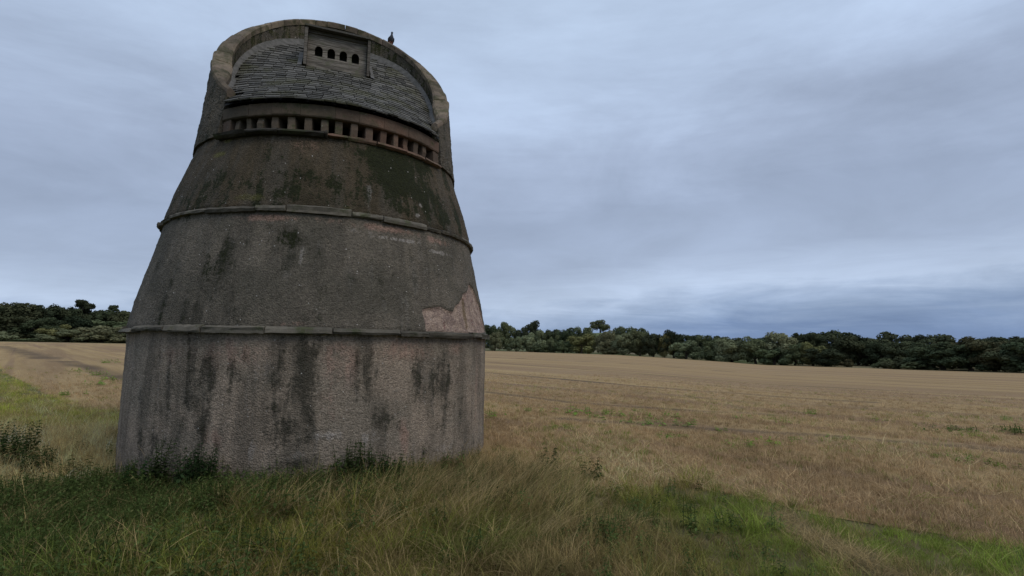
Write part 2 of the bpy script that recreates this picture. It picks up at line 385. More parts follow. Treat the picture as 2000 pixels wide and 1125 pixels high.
# ------------------------------------------------------------------ the dovecote
TX, TY = -3.3557, 9.4205; TROT = .371
TW = empty('dovecote', (TX, TY, 0), TROT)
tag(TW, 'tall beehive dovecote of weathered harled stone with horseshoe parapet and slate roof', 'dovecote')
ct, st_ = math.cos(TROT), math.sin(TROT)
def to_local(P):
    dx, dy = P[0] - TX, P[1] - TY; return np.array([dx * ct + dy * st_, -dx * st_ + dy * ct, P[2]])
PROF = [(-.5, 2.9), (0, 2.885), (1.9, 2.875), (1.96, 2.895), (2.5, 2.785), (3.0, 2.668), (3.46, 2.565), (3.56, 2.545), (3.6, 2.56), (3.76, 2.525), (4.1, 2.43), (4.44, 2.318), (4.78, 2.205), (4.9, 2.18)]
PZ, PR = np.array(PROF).T
def wallR(z): return np.interp(z, PZ, PR)
def surf(px, py):
    """pixel -> (angle from the front, height) on the tower wall"""
    d = ray(px, py); o = np.array([0, 0, EYE]); R = 2.6
    for _ in range(12):
        a = d[:2] @ d[:2]; b = -2 * d[:2] @ np.array([TX, TY]); c = TX * TX + TY * TY - R * R; D = b * b - 4 * a * c
        t = (-b - math.sqrt(max(D, 0))) / 2 / a; P = o + t * d; R = .5 * R + .5 * float(wallR(P[2]))
    p = to_local(P); return math.atan2(p[0], -p[1]), P[2]
BL = dict(
 dark=[(600, 725, 24, 80, 1), (600, 810, 16, 60, .8), (548, 745, 20, 65, .75), (560, 850, 40, 45, .7), (715, 730, 20, 55, .8), (385, 745, 48, 70, .75), (390, 830, 28, 60, .7), (300, 820, 16, 110, .6), (275, 860, 14, 60, .55),
       (815, 735, 12, 65, .7), (862, 755, 30, 80, .75), (900, 800, 16, 60, .5), (745, 810, 40, 30, .55), (830, 880, 25, 20, .5), (690, 870, 25, 18, .4), (330, 740, 14, 60, .4), (580, 905, 40, 18, .6), (450, 740, 30, 40, .5),
       (430, 520, 26, 60, .85), (412, 560, 18, 35, .8), (570, 465, 38, 25, .8), (385, 610, 60, 35, .7), (320, 600, 20, 55, .7), (555, 495, 30, 35, .6), (455, 600, 45, 50, .5), (620, 520, 30, 70, .45), (310, 520, 14, 50, .5), (480, 470, 40, 30, .45), (600, 625, 20, 10, .5), (760, 540, 60, 30, .35),
       (440, 385, 70, 20, .5), (650, 385, 40, 25, .5), (400, 330, 30, 40, .4)],
 moss=[(770, 335, 55, 65, 1.2), (500, 365, 110, 38, .42), (640, 365, 90, 45, .48), (390, 390, 60, 30, .5), (540, 300, 130, 30, .22), (820, 320, 40, 50, .9), (890, 420, 16, 50, .8), (360, 420, 30, 12, .6), (735, 300, 55, 16, .9), (830, 380, 50, 50, .8), (860, 420, 30, 25, .8), (790, 400, 40, 25, .65), (572, 365, 24, 40, .62), (430, 350, 20, 40, .5), (608, 355, 12, 38, .55), (700, 350, 16, 40, .5), (415, 530, 18, 45, .45), (560, 465, 28, 16, .5), (345, 380, 20, 50, .45), (911, 612, 8, 42, 1.), (870, 350, 20, 40, .7), (320, 610, 14, 40, .35)],
 pink=[(440, 690, 90, 35, .6), (665, 710, 45, 50, .7), (790, 685, 80, 25, .7), (790, 850, 14, 40, .8), (930, 760, 14, 100, .6), (650, 790, 40, 40, .45), (410, 855, 25, 25, .7), (480, 690, 60, 30, .5), (660, 680, 30, 16, .7), (890, 680, 40, 20, .6),
       (520, 425, 70, 8, .9), (640, 430, 50, 8, .5), (760, 448, 70, 9, .9), (850, 470, 45, 9, .9), (590, 285, 60, 28, .5), (690, 290, 20, 12, .5), (570, 632, 30, 6, .6), (340, 690, 40, 30, .5)],
 pale=[(640, 850, 30, 12, .8), (720, 855, 22, 18, .7), (500, 880, 45, 18, .5), (870, 875, 45, 18, .5), (310, 760, 5, 90, .6), (575, 890, 30, 16, .6), (510, 720, 30, 60, .4), (670, 750, 25, 60, .4), (780, 780, 30, 50, .35), (590, 500, 6, 30, .75), (780, 468, 60, 5, .9), (860, 494, 40, 5, .9), (700, 450, 40, 6, .5), (295, 600, 4, 22, .6), (560, 435, 40, 6, .5),
       (821, 401, 7, 7, 1.2), (815, 421, 9, 5, 1.1), (722, 375, 7, 25, .7), (785, 395, 6, 12, .8), (835, 378, 3, 6, .9), (690, 268, 20, 6, .5), (800, 600, 40, 40, .35)],
 lichen=[(446, 272, 16, 12, 1), (428, 302, 20, 8, 1), (485, 385, 45, 12, .7), (370, 320, 10, 20, .6), (680, 405, 20, 5, .5), (400, 400, 50, 8, .4)])
BLOB = {k: [(*surf(a, b), w * .0078, h * .0078, s) for a, b, w, h, s in v] for k, v in BL.items()}
BARE = [surf(*q) for q in [(826, 604), (845, 601), (862, 599), (877, 607), (886, 609), (890, 598), (899, 592), (905, 575), (914, 570), (917, 555), (924, 562), (935, 590), (946, 620), (950, 648), (900, 654), (832, 652)]]
BAREP = [(a * 2.75, z) for a, z in BARE]
def wall(name, z0, z1, stage, nrow, parent, nphi=720):
    ph = np.linspace(-PI, PI, nphi + 1)[:-1]; zz = np.linspace(z0, z1, nrow)
    P, Z = np.meshgrid(ph, zz); R = wallR(Z)
    s, zf = (P * R), Z
    at = {}
    for k, bl in BLOB.items():
        v = np.zeros_like(P)
        for a, z, w, h, q in bl:
            if k == 'moss' and q > .6: g = q * np.exp(-(((P - a) * R / w) ** 2 + ((Z - z) / h) ** 2) ** 1.4)
            else: g = q * np.exp(-(((P - a) * R / w) ** 2 + ((Z - z) / h) ** 2))
            v = np.maximum(v, g)
        at[k] = v.ravel()
    bx, bz = P * 2.75, Z
    ins = in_poly(bx, bz, BAREP); dd = polydist(bx, bz, BAREP + BAREP[:1]); sgn = np.where(ins, dd, -dd)
    bare = np.clip(.5 + sgn / .05, 0, 1) if stage == 1 else np.zeros_like(P)
    rub = np.array([noise.noise((p * 22, z * 9, 4)) if b_ > .4 else 0. for p, z, b_ in zip(P.ravel(), Z.ravel(), bare.ravel())])
    at['bare'] = bare.ravel(); at['stage'] = np.full(P.size, float(stage))
    nz = np.array([noise.noise((math.cos(p) * 2.2, math.sin(p) * 2.2, z * .9 + stage * 9)) * .018 + noise.noise((math.cos(p) * 13, math.sin(p) * 13, z * 5)) * .008 for p, z in zip(P.ravel(), Z.ravel())])
    fin = rng.normal(0, .0025, P.size)
    R = R.ravel() + nz + fin - (.034 + .016 * rub) * np.clip((bare.ravel() - .35) / .3, 0, 1)
    x, y = np.sin(P.ravel()) * R, -np.cos(P.ravel()) * R
    i = np.arange(nrow - 1)[:, None] * nphi; j = np.arange(nphi)[None]; jn = (j + 1) % nphi
    F = np.stack([i + j, i + jn, i + nphi + jn, i + nphi + j], -1).reshape(-1, 4)
    return mk(name, np.stack([x, y, Z.ravel()], -1), F, HARL, parent, True, attrs=at)
w1 = wall('base_wall', -.4, 1.93, 0, 76, TW); w1['label'] = 'pinkish grey streaked render of the lowest stage'
w2 = wall('middle_wall', 1.9, 3.56, 1, 60, TW); w2['label'] = 'grey roughcast middle stage with a fallen patch baring pale masonry'
w3 = wall('upper_wall', 3.52, 4.80, 2, 46, TW); w3['label'] = 'dark mossy roughcast stage below the entrance row'

def arc_block(name, p0, p1, sec, mat_, parent, tint, nseg=5, jit=0., zfun=None, smooth=False):
    """sec: closed section [(R, z)]; swept from angle p0 to p1; zfun(phi, R, z) -> z"""
    V, F = [], []; k = len(sec)
    off = [(rnd.uniform(-jit, jit), rnd.uniform(-jit, jit)) for _ in sec]
    for i in range(nseg + 1):
        p = p0 + (p1 - p0) * i / nseg
        for (R, z), (a, b) in zip(sec, off):
            r_ = (R if R > 1 else R + rin(p)) + a + rnd.uniform(-jit, jit) * .5; z_ = (zfun(p, r_, z) if zfun else z) + b + rnd.uniform(-jit, jit) * .5
            V.append((math.sin(p) * r_, -math.cos(p) * r_, z_))
    for i in range(nseg):
        for j in range(k):
            F.append((i * k + j, i * k + (j + 1) % k, (i + 1) * k + (j + 1) % k, (i + 1) * k + j))
    F.append(tuple(range(k))[::-1]); F.append(tuple(range(nseg * k, (nseg + 1) * k)))
    o = mk(name, V, F, mat_, parent, smooth, tint)
    return o

def string_course(zb, rin, rout, th, label):
    g = empty('string_course', parent=TW); g['label'] = label
    p = -PI + rnd.uniform(0, .2); end = p + 2 * PI
    while p < end - .02:
        q = min(p + rnd.uniform(.12, .36), end)
        if end - q < .12: q = end
        t = th * rnd.uniform(.62, 1.1); ro = rout + rnd.uniform(-.026, .004); dz = rnd.uniform(-.014, .012)
        arc_block('ledge_stone', p + .0025, q - .0025, [(rin, zb + dz), (ro - .012, zb + dz - .004), (ro, zb + dz + .02), (ro - .006, zb + dz + t * .75), (ro - .03, zb + dz + t), (rin, zb + dz + t + .03)],
                  RING, g, rnd.random(), 9, .011)
        p = q
string_course(1.875, 2.80, 2.985, .078, 'lower drip course of grey ledge stones')
string_course(3.512, 2.46, 2.63, .086, 'upper drip course of grey ledge stones')

# parapet: a horseshoe of wall cut by an inclined plane
ZP0, MP = 5.1923 + EYE, 1.0356
RIN, PEND = 1.80, math.radians(49)
def parR(z): return np.interp(z, [4.8, 4.9, 5.35, 6.94, 9.2], [2.245, 2.235, 2.175, 2.035, 2.0])
def rin(p):
    sp = abs(math.sin(p))
    return RIN if math.cos(p) < .05 else max(RIN, min(2.04, 1.72 / max(sp, .1)))
def planez(p, R): return ZP0 + MP * (-math.cos(p) * R)
def parapet():
    n, nr = 300, 54
    ph = np.linspace(PEND, 2 * PI - PEND, n); V = []; at = {k: [] for k in ('dark', 'moss', 'pink', 'pale', 'lichen', 'bare', 'stage')}
    for p in ph:
        zt = planez(p, 1.98) - .10
        for j in range(nr):
            z = 4.80 + (zt - 4.80) * j / (nr - 1); r_ = float(parR(z)) + noise.noise((math.cos(p) * 9, math.sin(p) * 9, z * 6)) * .014 + rnd.gauss(0, .003)
            V.append((math.sin(p) * r_, -math.cos(p) * r_, z))
        zt = planez(p, 1.98) - .10
        for j in range(14):
            z = zt + (4.80 - zt) * j / 13; r_ = rin(p) + .006 + noise.noise((math.cos(p) * 9, math.sin(p) * 9, z * 6 + 40)) * .012
            V.append((math.sin(p) * r_, -math.cos(p) * r_, z))
    k = nr + 14; F = []
    for i in range(n - 1):
        for j in range(k): F.append((i * k + j, (i + 1) * k + j, (i + 1) * k + (j + 1) % k, i * k + (j + 1) % k))
    F.append(tuple(range(k))); F.append(tuple(range((n - 1) * k, n * k))[::-1])
    at = {q: np.zeros(len(V)) for q in at}; at['stage'][:] = 1.5; at['moss'][:] = .18; at['dark'][:] = .3
    ii = (np.arange(len(V)) % k) >= nr; at['lichen'][ii] = .42; at['moss'][ii] = .34
    return mk('parapet_wall', V, F, HARL, TW, False, attrs=at)
PW = parapet(); PW['label'] = 'horseshoe parapet wall rising around the roof'
p = PEND - .005
while p < 2 * PI - PEND - .01:
    q = min(p + rnd.uniform(.13, .22), 2 * PI - PEND + .005)
    if 2 * PI - PEND - q < .08: q = 2 * PI - PEND + .005
    dz, dr = rnd.uniform(-.007, .006), rnd.uniform(-.006, .006); pm = (p + q) / 2
    ro = float(parR(planez(pm, 2.0))) + .012 + dr; tk = .15
    sec = [(-.012 + dr, -tk), (-.018 + dr, -.035), (.02 + dr, 0.), (ro - .05, .008), (ro - .008, -.03), (ro, -.08), (ro - .005, -tk)]
    arc_block('coping_stone', p + .003, q - .003, sec, COPE, PW, rnd.random(), 6, .004, lambda a, R, z, dz=dz: planez(a, 1.98) + z + dz)
    p = q

# roof surface: bowed courses low down, straighter towards the top
def ctr(y): return 5.245 + .62 * (y + 2.28) + .035 * (y + 2.28) ** 2
YTOP = 1.85; HT_ = ctr(YTOP) - 5.245
def roofpt(x, yc):
    z = ctr(yc); v = (z - 5.245) / HT_; b = max(0., 1 - 1.12 * v)
    return Vector((x, yc + b * (2.28 - math.sqrt(max(2.28 ** 2 - x * x, 0))), z))
def allowed(P, g=.01, rf=2.32):
    r_ = math.hypot(P.x, P.y); return r_ < rin(math.atan2(P.x, -P.y)) - g or (abs(math.atan2(P.x, -P.y)) < PEND - .01 and r_ < rf)
def roofz(x, y):
    a, b = -2.4, YTOP + .3
    for _ in range(30):
        c = (a + b) / 2
        if roofpt(x, c).y < y: a = c
        else: b = c
    return roofpt(x, a).z
V, F, idx = [], [], {}
ny, nx = 60, 60
for j in range(ny):
    for i in range(nx):
        x = -1.81 + 3.62 * i / (nx - 1); P = roofpt(x, -2.24 + (YTOP + 2.24) * j / (ny - 1))
        if allowed(P, -.04, 2.4): idx[i, j] = len(V); V.append((P.x, P.y, P.z - .035))
for j in range(ny - 1):
    for i in range(nx - 1):
        q = [(i, j), (i + 1, j), (i + 1, j + 1), (i, j + 1)]
        if all(k in idx for k in q): F.append(tuple(idx[k] for k in q))
RF = mk('roof', V, F, DECK, TW); RF['label'] = 'single pitch slate roof sloping down to the entrance row'
DX0, DX1, DY, DZ0, DZ1 = -.64, .56, .3, 7.08, 7.80
slates = []
yc, row = -2.29, 0
while yc < YTOP - .05:
    step = .172 if row else .12
    y2 = yc + step / math.hypot(1, .62 + .07 * (yc + 2.28))
    xs = -1.82 + rnd.uniform(0, .2)
    while xs < 1.8:
        w = rnd.uniform(.14, .23); xe = xs + w; xm = (xs + xe) / 2
        A, B = roofpt(xs + .006, yc), roofpt(xe - .006, yc); yt = y2 + .07
        C_, D_ = roofpt(xe - .006, yt), roofpt(xs + .006, yt)
        mid = roofpt(xm, (yc + y2) / 2)
        blocked = DX0 - .05 < xm < DX1 + .05 and mid.y > DY - .03
        if allowed(mid, -.03) and not blocked and (allowed(A) or math.hypot(A.x, A.y) < 2.0) and (allowed(B) or math.hypot(B.x, B.y) < 2.0):
            n_ = (B - A).cross(D_ - A).normalized(); u = (D_ - A).normalized()
            lift = .019 + rnd.uniform(0, .010); dl = rnd.uniform(-.009, .007); tk = rnd.uniform(.014, .019)
            a, b = A + u * (dl + rnd.uniform(-.003, .003)) + n_ * lift, B + u * (dl + rnd.uniform(-.003, .003)) + n_ * (lift + rnd.uniform(-.003, .003))
            c, d = C_ + n_ * .004, D_ + n_ * .004
            vv = [a, b, c, d] + [q - n_ * tk for q in (a, b, c, d)]
            ff = [(0, 1, 2, 3), (7, 6, 5, 4), (0, 4, 5, 1), (1, 5, 6, 2), (2, 6, 7, 3), (3, 7, 4, 0)]
            slates.append((row, vv, ff, min(1, max(0, rnd.gauss(.45, .33)))))
        xs = xe
    yc = y2; row += 1
for row, vv, ff, t_ in slates[:300]: mk('slate', vv, ff, SLATE, RF, tint=t_)
V, F, T = [], [], []
for row, vv, ff, t_ in slates[300:]:
    o_ = len(V); V += vv; F += [tuple(o_ + k for k in f) for f in ff]; T += [t_] * 8
if V: tag(mk('upper_slates', V, F, SLATE, RF, attrs={'tint': T}), kind='stuff')
# mortar fillet where the roof meets the parapet
for sgn in (-1, 1):
    V, F = [], []
    for i in range(40):
        p = sgn * (math.radians(54) + i / 39 * math.radians(112)); jt = .02 * noise.noise((i * .5, sgn * 3, 0))
        for R, dz in ((rin(p) - .01, .13 + jt), (rin(p) - .035, .085), (rin(p) - .08 + jt, .035), (rin(p) - .08 + jt, -.05)):
            x, y = math.sin(p) * R, -math.cos(p) * R; V.append((x, y, roofz(x, y) + dz))
    for i in range(39):
        for j in range(3): F.append((i * 4 + j, i * 4 + j + 1, (i + 1) * 4 + j + 1, (i + 1) * 4 + j))
    mk('mortar_fillet', V, F, LEAD, TW, True)

# entrance row: ledge, little pillars, lintel
ER = empty('entrance_row', parent=TW); ER['label'] = 'row of pigeon holes between small stone pillars under a red lintel'
p = -math.radians(48)
while p < -math.radians(5):
    q = min(p + rnd.uniform(.16, .3), -math.radians(4.5))
    arc_block('alighting_ledge', p + .002, q - .002, [(1.95, 4.735), (2.29, 4.715), (2.335, 4.735), (2.345, 4.758), (2.30, 4.795), (1.95, 4.835)], DARKLEDGE, ER, rnd.random(), 5, .012)
    p = q
while p < math.radians(47):
    q = min(p + rnd.uniform(.10, .26), math.radians(47.5))
    arc_block('alighting_ledge', p + .003, q - .003, [(1.95, 4.735), (2.25, 4.735), (2.28 + rnd.uniform(-.02, .03), 4.75), (2.27, 4.785), (1.95, 4.83)], REDS, ER, rnd.uniform(.4, 1), 4, .01)
    p = q
for k, a in enumerate([-42, -36.5, -30.9, -25, -18.5, -12.1, -6, -.7, 5.2, 11.2, 17.3, 22.8, 28.1, 33.8, 38.8]):
    a = math.radians(a); w = rnd.uniform(.019, .027)
    o = arc_block('pillar', a - w, a + w, [(1.92, 4.82), (2.15 + rnd.uniform(-.02, .02), 4.82), (2.15 + rnd.uniform(-.02, .02), 4.93), (2.145 + rnd.uniform(-.02, .015), 5.04), (1.92, 5.04)], REDS if k > 6 else BROWNS, ER, rnd.uniform(.35, .95), 2, .008)
    bevel(o, .014)
for s in (-1, 1):
    o = arc_block('end_block', s * math.radians(44.2), s * math.radians(48.8), [(1.9, 4.80), (2.2, 4.80), (2.19, 5.03), (1.9, 5.03)][::s], REDS, ER, .3, 2, .006); bevel(o, .012)
p = -math.radians(48.5)
while p < math.radians(48):
    q = min(p + rnd.uniform(.15, .24), math.radians(48.5))
    if math.radians(48.5) - q < .08: q = math.radians(48.5)
    dr = rnd.uniform(-.004, .004)
    o = arc_block('lintel_stone', p + .0006, q - .0006, [(1.92, 5.03), (2.19 + dr, 5.03), (2.205 + dr, 5.05), (2.205 + dr, 5.215), (1.92, 5.215)], REDS if p > -.1 else BROWNS, ER, (.3 if p < 0 else .62) + rnd.uniform(-.12, .15), 5, .004)
    bevel(o, .003)
    p = q

# flight dormer: weathered boards with four arched holes
DM = empty('dormer', parent=TW); DM['label'] = 'wooden dormer box with four arched pigeon holes'
HX, HR, HZ0, HZS = [-.385, -.155, .07, .30], .072, 7.295, 7.425
def board(name, pts, y0, y1, tint):
    n = len(pts); V = [(x, y0, z) for x, z in pts] + [(x, y1, z) for x, z in pts]
    F = [tuple(range(n)), tuple(range(n, 2 * n))[::-1]] + [(i, i + n, (i + 1) % n + n, (i + 1) % n) for i in range(n)]
    return mk(name, V, F, WOOD, DM, tint=tint)
pts = [(DX0 + .05, 7.409)]
for hx in HX:
    pts.append((hx - HR, 7.411))
    for k in range(9):
        a = PI - PI * k / 8; pts.append((hx + HR * math.cos(a), HZS + HR * 1.15 * math.sin(a)))
    pts.append((hx + HR, 7.404))
pts += [(DX1 - .05, 7.40), (DX1 - .05, 7.75), (DX0 + .05, 7.75)]
board('upper_board', pts, DY, DY + .03, .75)
pts = [(DX0 + .05, 7.395)]; 
for hx in HX: pts += [(hx - HR, 7.393), (hx - HR + .003, HZ0), (hx + HR - .003, HZ0), (hx + HR, 7.391)]
pts += [(DX1 - .05, 7.388), (DX1 - .05, 7.262), (DX0 + .05, 7.268)]
board('middle_board', pts, DY - .006, DY + .024, .95)
board('lower_board', [(DX0 + .05, 7.262), (DX1 - .05, 7.256), (DX1 - .05, DZ0 - .04), (DX0 + .05, DZ0 - .02)], DY - .014, DY + .02, .62)
for x0, x1, tn in ((DX0 - .01, DX0 + .045, .5), (DX1 - .04, DX1 + .012, .2)):
    V, F = boxv(x0, x1, DY - .12, DY + .03, DZ0 - .05, DZ1 - .002); mk('corner_post', V, F, WOOD, DM, tint=tn)
V, F = boxv(DX0 + .05, DX1 - .05, DY - .03, DY + .03, 7.735, DZ1 - .003); mk('header_board', V, F, WOOD, DM, tint=.1)
V = [(DX0 - .02, DY - .15, DZ1), (DX1 + .02, DY - .15, DZ1 - .01), (DX1 + .04, 1.3, DZ1 + .12), (DX0 - .04, 1.3, DZ1 + .13)]
V = V + [(x, y, z + .035) for x, y, z in V]; mk('dormer_roof', V, boxv(0, 1, 0, 1, 0, 1)[1], SLATE, DM, tint=.3)
for x0, x1 in ((DX0 - .02, DX0 + .012), (DX1 - .008, DX1 + .025)):
    n = 8; P2 = [(DY + .03, DZ0 - .1)] + [(DY + .03 + i / n * .95, roofz(x0, DY + .03 + i / n * .95) - .06) for i in range(1, n + 1)] + [(DY + .98, DZ1 + .08), (DY + .03, DZ1 + .002)]
    k = len(P2); V = [(x0, y, z) for y, z in P2] + [(x1, y, z) for y, z in P2]
    mk('side_board', V, [tuple(range(k))[::-1], tuple(range(k, 2 * k))] + [(i, (i + 1) % k, (i + 1) % k + k, i + k) for i in range(k)], WOOD, DM, tint=.45)
V, F = boxv(DX0 + .03, DX1 - .03, DY + .2, DY + .22, 7.1, DZ1 - .004); mk('blackout_board', V, F, DECK, DM)  # added dark board behind the holes, hides a lit strip so they look black
for s, xx in ((-1, DX0 - .025), (1, DX1 + .03)):
    V, F = [], []
    for i in range(9):
        y = DY - .1 + i / 8 * .8; za, zb = roofz(xx, y), roofz(xx + s * .09, y)
        V += [(xx + s * .002, y, za + .14), (xx + s * .012, y, za + .05), (xx + s * .09, y, zb + .042)]
    for i in range(8):
        for j in range(2): F.append((i * 3 + j, i * 3 + j + 1, i * 3 + j + 4, i * 3 + j + 3))
    mk('lead_flashing', V, F, LEAD, DM)

# ------------------------------------------------------------------ the pigeon on the parapet
def pigeon():
    px, py = 1.14, 1.62
    top = ZP0 + MP * py
    w = TW.matrix_basis if False else Matrix.Translation((TX, TY, 0)) @ Matrix.Rotation(TROT, 4, 'Z')
    loc = w @ Vector((px, py, top + .002))
    r_ = empty('pigeon', loc, -1.0)
    tag(r_, 'dark grey pigeon perched on the sloping parapet beside the wooden dormer', 'pigeon')
    m, t, b = mat('pigeon_feathers'); v = objc(t)
    L(t, mixc(t, maprange(t, noise_(t, v, 22, 4), .4, .6), (.045, .05, .065), (.085, .09, .11)), b.inputs['Base Color']); b.inputs['Roughness'].default_value = .6
    pk = plain('pigeon_legs', (.35, .14, .11), (.28, .11, .09)); bk = plain('pigeon_beak', (.05, .045, .045), (.08, .07, .07))
    # x = forward; rings along the spine from tail tip to crown: (x, z, half width, half depth)
    S = [(-.105, .012, .018, .006), (-.095, .03, .026, .010), (-.075, .075, .036, .02), (-.06, .11, .052, .042), (-.025, .135, .062, .058), (.012, .165, .060, .058), (.034, .195, .047, .044),
         (.042, .222, .030, .029), (.045, .245, .023, .022), (.048, .265, .022, .022), (.054, .281, .025, .026), (.057, .295, .021, .020), (.058, .305, .010, .010)]
    V, F, n = [], [], 12
    for i, (x, z, a, c) in enumerate(S):
        x0, z0 = S[max(i - 1, 0)][:2]; x1, z1 = S[min(i + 1, len(S) - 1)][:2]; d = Vector((x1 - x0, 0, z1 - z0)).normalized(); nn = Vector((-d.z, 0, d.x))
        for k in range(n):
            q = 2 * PI * k / n; P = Vector((x, 0, z)) + Vector((0, 1, 0)) * a * math.cos(q) + nn * c * math.sin(q); V.append(P)
    for i in range(len(S) - 1):
        for k in range(n): F.append((i * n + k, i * n + (k + 1) % n, (i + 1) * n + (k + 1) % n, (i + 1) * n + k))
    F += [tuple(range(n))[::-1], tuple(range((len(S) - 1) * n, len(S) * n))]
    bo = mk('body', V, F, m, r_, True)
    for s in (-1, 1):
        P = [(.03, s * .05, .185), (.045, s * .058, .165), (.01, s * .068, .12), (-.045, s * .058, .075), (-.09, s * .03, .035), (-.075, s * .045, .10), (-.02, s * .062, .16)]
        V = [Vector(q) for q in P] + [Vector(q) + Vector((0, s * .008, 0)) for q in P]; k = len(P)
        mk('wing', V, [tuple(range(k)), tuple(range(k, 2 * k))[::-1]] + [(i, (i + 1) % k, (i + 1) % k + k, i + k) for i in range(k)], m, bo)
        V, F = tube([(.0, s * .022, .095), (.004, s * .024, .05), (.002, s * .024, .004)], [.012, .006, .005], 6); lg = mk('leg', V, F, pk, r_)
        V, F = [], []
        for ang in (-.5, 0, .5, PI):
            v2, f2 = tube([(.002, s * .024, .006), (.002 + .032 * math.cos(ang), s * .024 + .032 * math.sin(ang), .003)], [.004, .0025], 5); o_ = len(V); V += v2; F += [tuple(o_ + q for q in f) for f in f2]
        mk('toes', V, F, pk, lg)
        V, F = tube([(.066, s * .019, .286), (.066, s * .025, .286)], [.004, .003], 6); mk('eye', V, F, bk, bo)
    V, F = tube([(.072, 0, .285), (.088, 0, .281), (.1, 0, .274)], [.008, .005, .0015], 6); mk('beak', V, F, bk, bo)
pigeon()

# ------------------------------------------------------------------ trees
def crown_mesh(kind, seed):
    """unit crown: about one wide, one high, foot at z = 0"""
    r = np.random.default_rng(seed); lobes = []
    if kind == 'willow':        # rounded, bushy to the ground
        for _ in range(24):
            a = r.uniform(0, 2 * PI); z = r.uniform(.1, .88); s = math.sqrt(max(.05, 1 - ((z - .36) / .62) ** 2)); q = .4 * math.sqrt(r.random()) * s; k = r.uniform(.8, 1.25); lobes.append((q * math.cos(a), q * math.sin(a), z, .14 * k, .15 * k))
        n, sz, dn = 6000, .03, .75
    elif kind == 'broadleaf':   # domed crown on a short bole
        for _ in range(26):
            a = r.uniform(0, 2 * PI); z = r.uniform(.14, .88); s = math.sqrt(max(.06, 1 - ((z - .45) / .56) ** 2)); q = .42 * math.sqrt(r.random()) * s; k = r.uniform(.75, 1.3); lobes.append((q * math.cos(a), q * math.sin(a), z, .13 * k, .145 * k))
        n, sz, dn = 6000, .03, .8
    elif kind == 'pine':        # flat plates of needles up a bare stem
        for k in range(9):
            z = .35 + .62 * k / 8; w = .33 * (1 - .55 * (k / 8)) * r.uniform(.6, 1.1)
            for _ in range(4):
                a = r.uniform(0, 2 * PI); lobes.append((w * math.cos(a), w * math.sin(a), z + r.uniform(-.03, .03), r.uniform(.1, .2), r.uniform(.035, .06)))
        n, sz, dn = 4200, .036, .9
    elif kind == 'round':       # lone parkland tree: high round head
        for _ in range(16):
            a = r.uniform(0, 2 * PI); q = r.uniform(.05, .36); z = r.uniform(.22, .85); s = math.sqrt(max(.1, 1 - ((z - .5) / .45) ** 2)); lobes.append((q * math.cos(a) * s, q * math.sin(a) * s, z, r.uniform(.13, .18), r.uniform(.13, .18)))
        n, sz, dn = 3600, .036, .8
    else:                       # shrub
        for _ in range(12):
            a = r.uniform(0, 2 * PI); q = r.uniform(.02, .36); z = r.uniform(.15, .72); lobes.append((q * math.cos(a), q * math.sin(a), z, r.uniform(.12, .2), r.uniform(.18, .28)))
        n, sz, dn = 3600, .04, .7
    lobes = np.array(lobes); w = lobes[:, 3] ** 2; pick = r.choice(len(lobes), n, p=w / w.sum())
    d = r.normal(size=(n, 3)); d[:, 2] += .25; d /= np.linalg.norm(d, axis=1)[:, None]
    rad = 1 - np.abs(r.normal(0, .22, n)); rad[r.random(n) < .1] *= 1.14
    c = lobes[pick]; P = c[:, :3] + d * rad[:, None] * np.stack([c[:, 3], c[:, 3], c[:, 4]], -1)
    P[:, 2] = np.maximum(P[:, 2], .015)
    nrm = d + r.normal(size=(n, 3)) * .42; nrm /= np.linalg.norm(nrm, axis=1)[:, None]
    t = np.cross(nrm, r.normal(size=(n, 3))); t /= np.linalg.norm(t, axis=1)[:, None]; b = np.cross(nrm, t)
    s = sz * r.uniform(.55, 1.3, n)[:, None]; t = t * s; b = b * s * r.uniform(.5, .9, n)[:, None]
    V = np.stack([P - t, P - b * .9, P + t, P + b], 1).reshape(-1, 3)
    lr = r.random(len(lobes)) * .5                                  # clumps differ a little
    return mesh_('crown', V, np.arange(4 * n).reshape(-1, 4), LEAF, attrs={'rnd': np.repeat(np.clip(lr[pick] + r.random(n) * .5, 0, 1), 4)})
def trunk_mesh(kind, seed):
    r = random.Random(seed); V, F = [], []
    def add(a):
        o_ = len(V); V.extend(a[0]); F.extend(tuple(o_ + k for k in f) for f in a[1])
    top = {'pine': .95, 'round': .7, 'broadleaf': .6, 'willow': .5}.get(kind, .4); w = .035 if kind != 'shrub' else .02
    pts = [(r.uniform(-.015, .015) * k, r.uniform(-.015, .015) * k, -.03 + top * k / 5) for k in range(6)]
    add(tube(pts, [w * (1.25 - .2 * k) for k in range(6)], 7))
    for k in range(6):
        a = r.uniform(0, 2 * PI); i = r.choice((2, 3, 4)) if kind != 'shrub' else 1; p0 = Vector(pts[i]); ln = r.uniform(.2, .32)
        add(tube([p0, p0 + Vector((math.cos(a) * ln * .5, math.sin(a) * ln * .5, ln * .4)), p0 + Vector((math.cos(a) * ln, math.sin(a) * ln, ln * .95))], [w * .45, w * .3, w * .12], 5))
    return mesh_('trunk', V, F, BARK)
CROWNS = {k: [(crown_mesh(k, 31 * i + len(k)), trunk_mesh(k, 5 * i + len(k))) for i in range(n)] for k, n in (('willow', 4), ('broadleaf', 5), ('pine', 3), ('round', 1), ('shrub', 3))}
TCOL = {'pale': (.20, .215, .12), 'olive': (.20, .19, .08), 'mid': (.125, .145, .075), 'dark': (.078, .092, .05), 'black': (.052, .064, .037), 'brown': (.105, .098, .052)}  # leaf colours lightened and greyed to stand in for distance haze
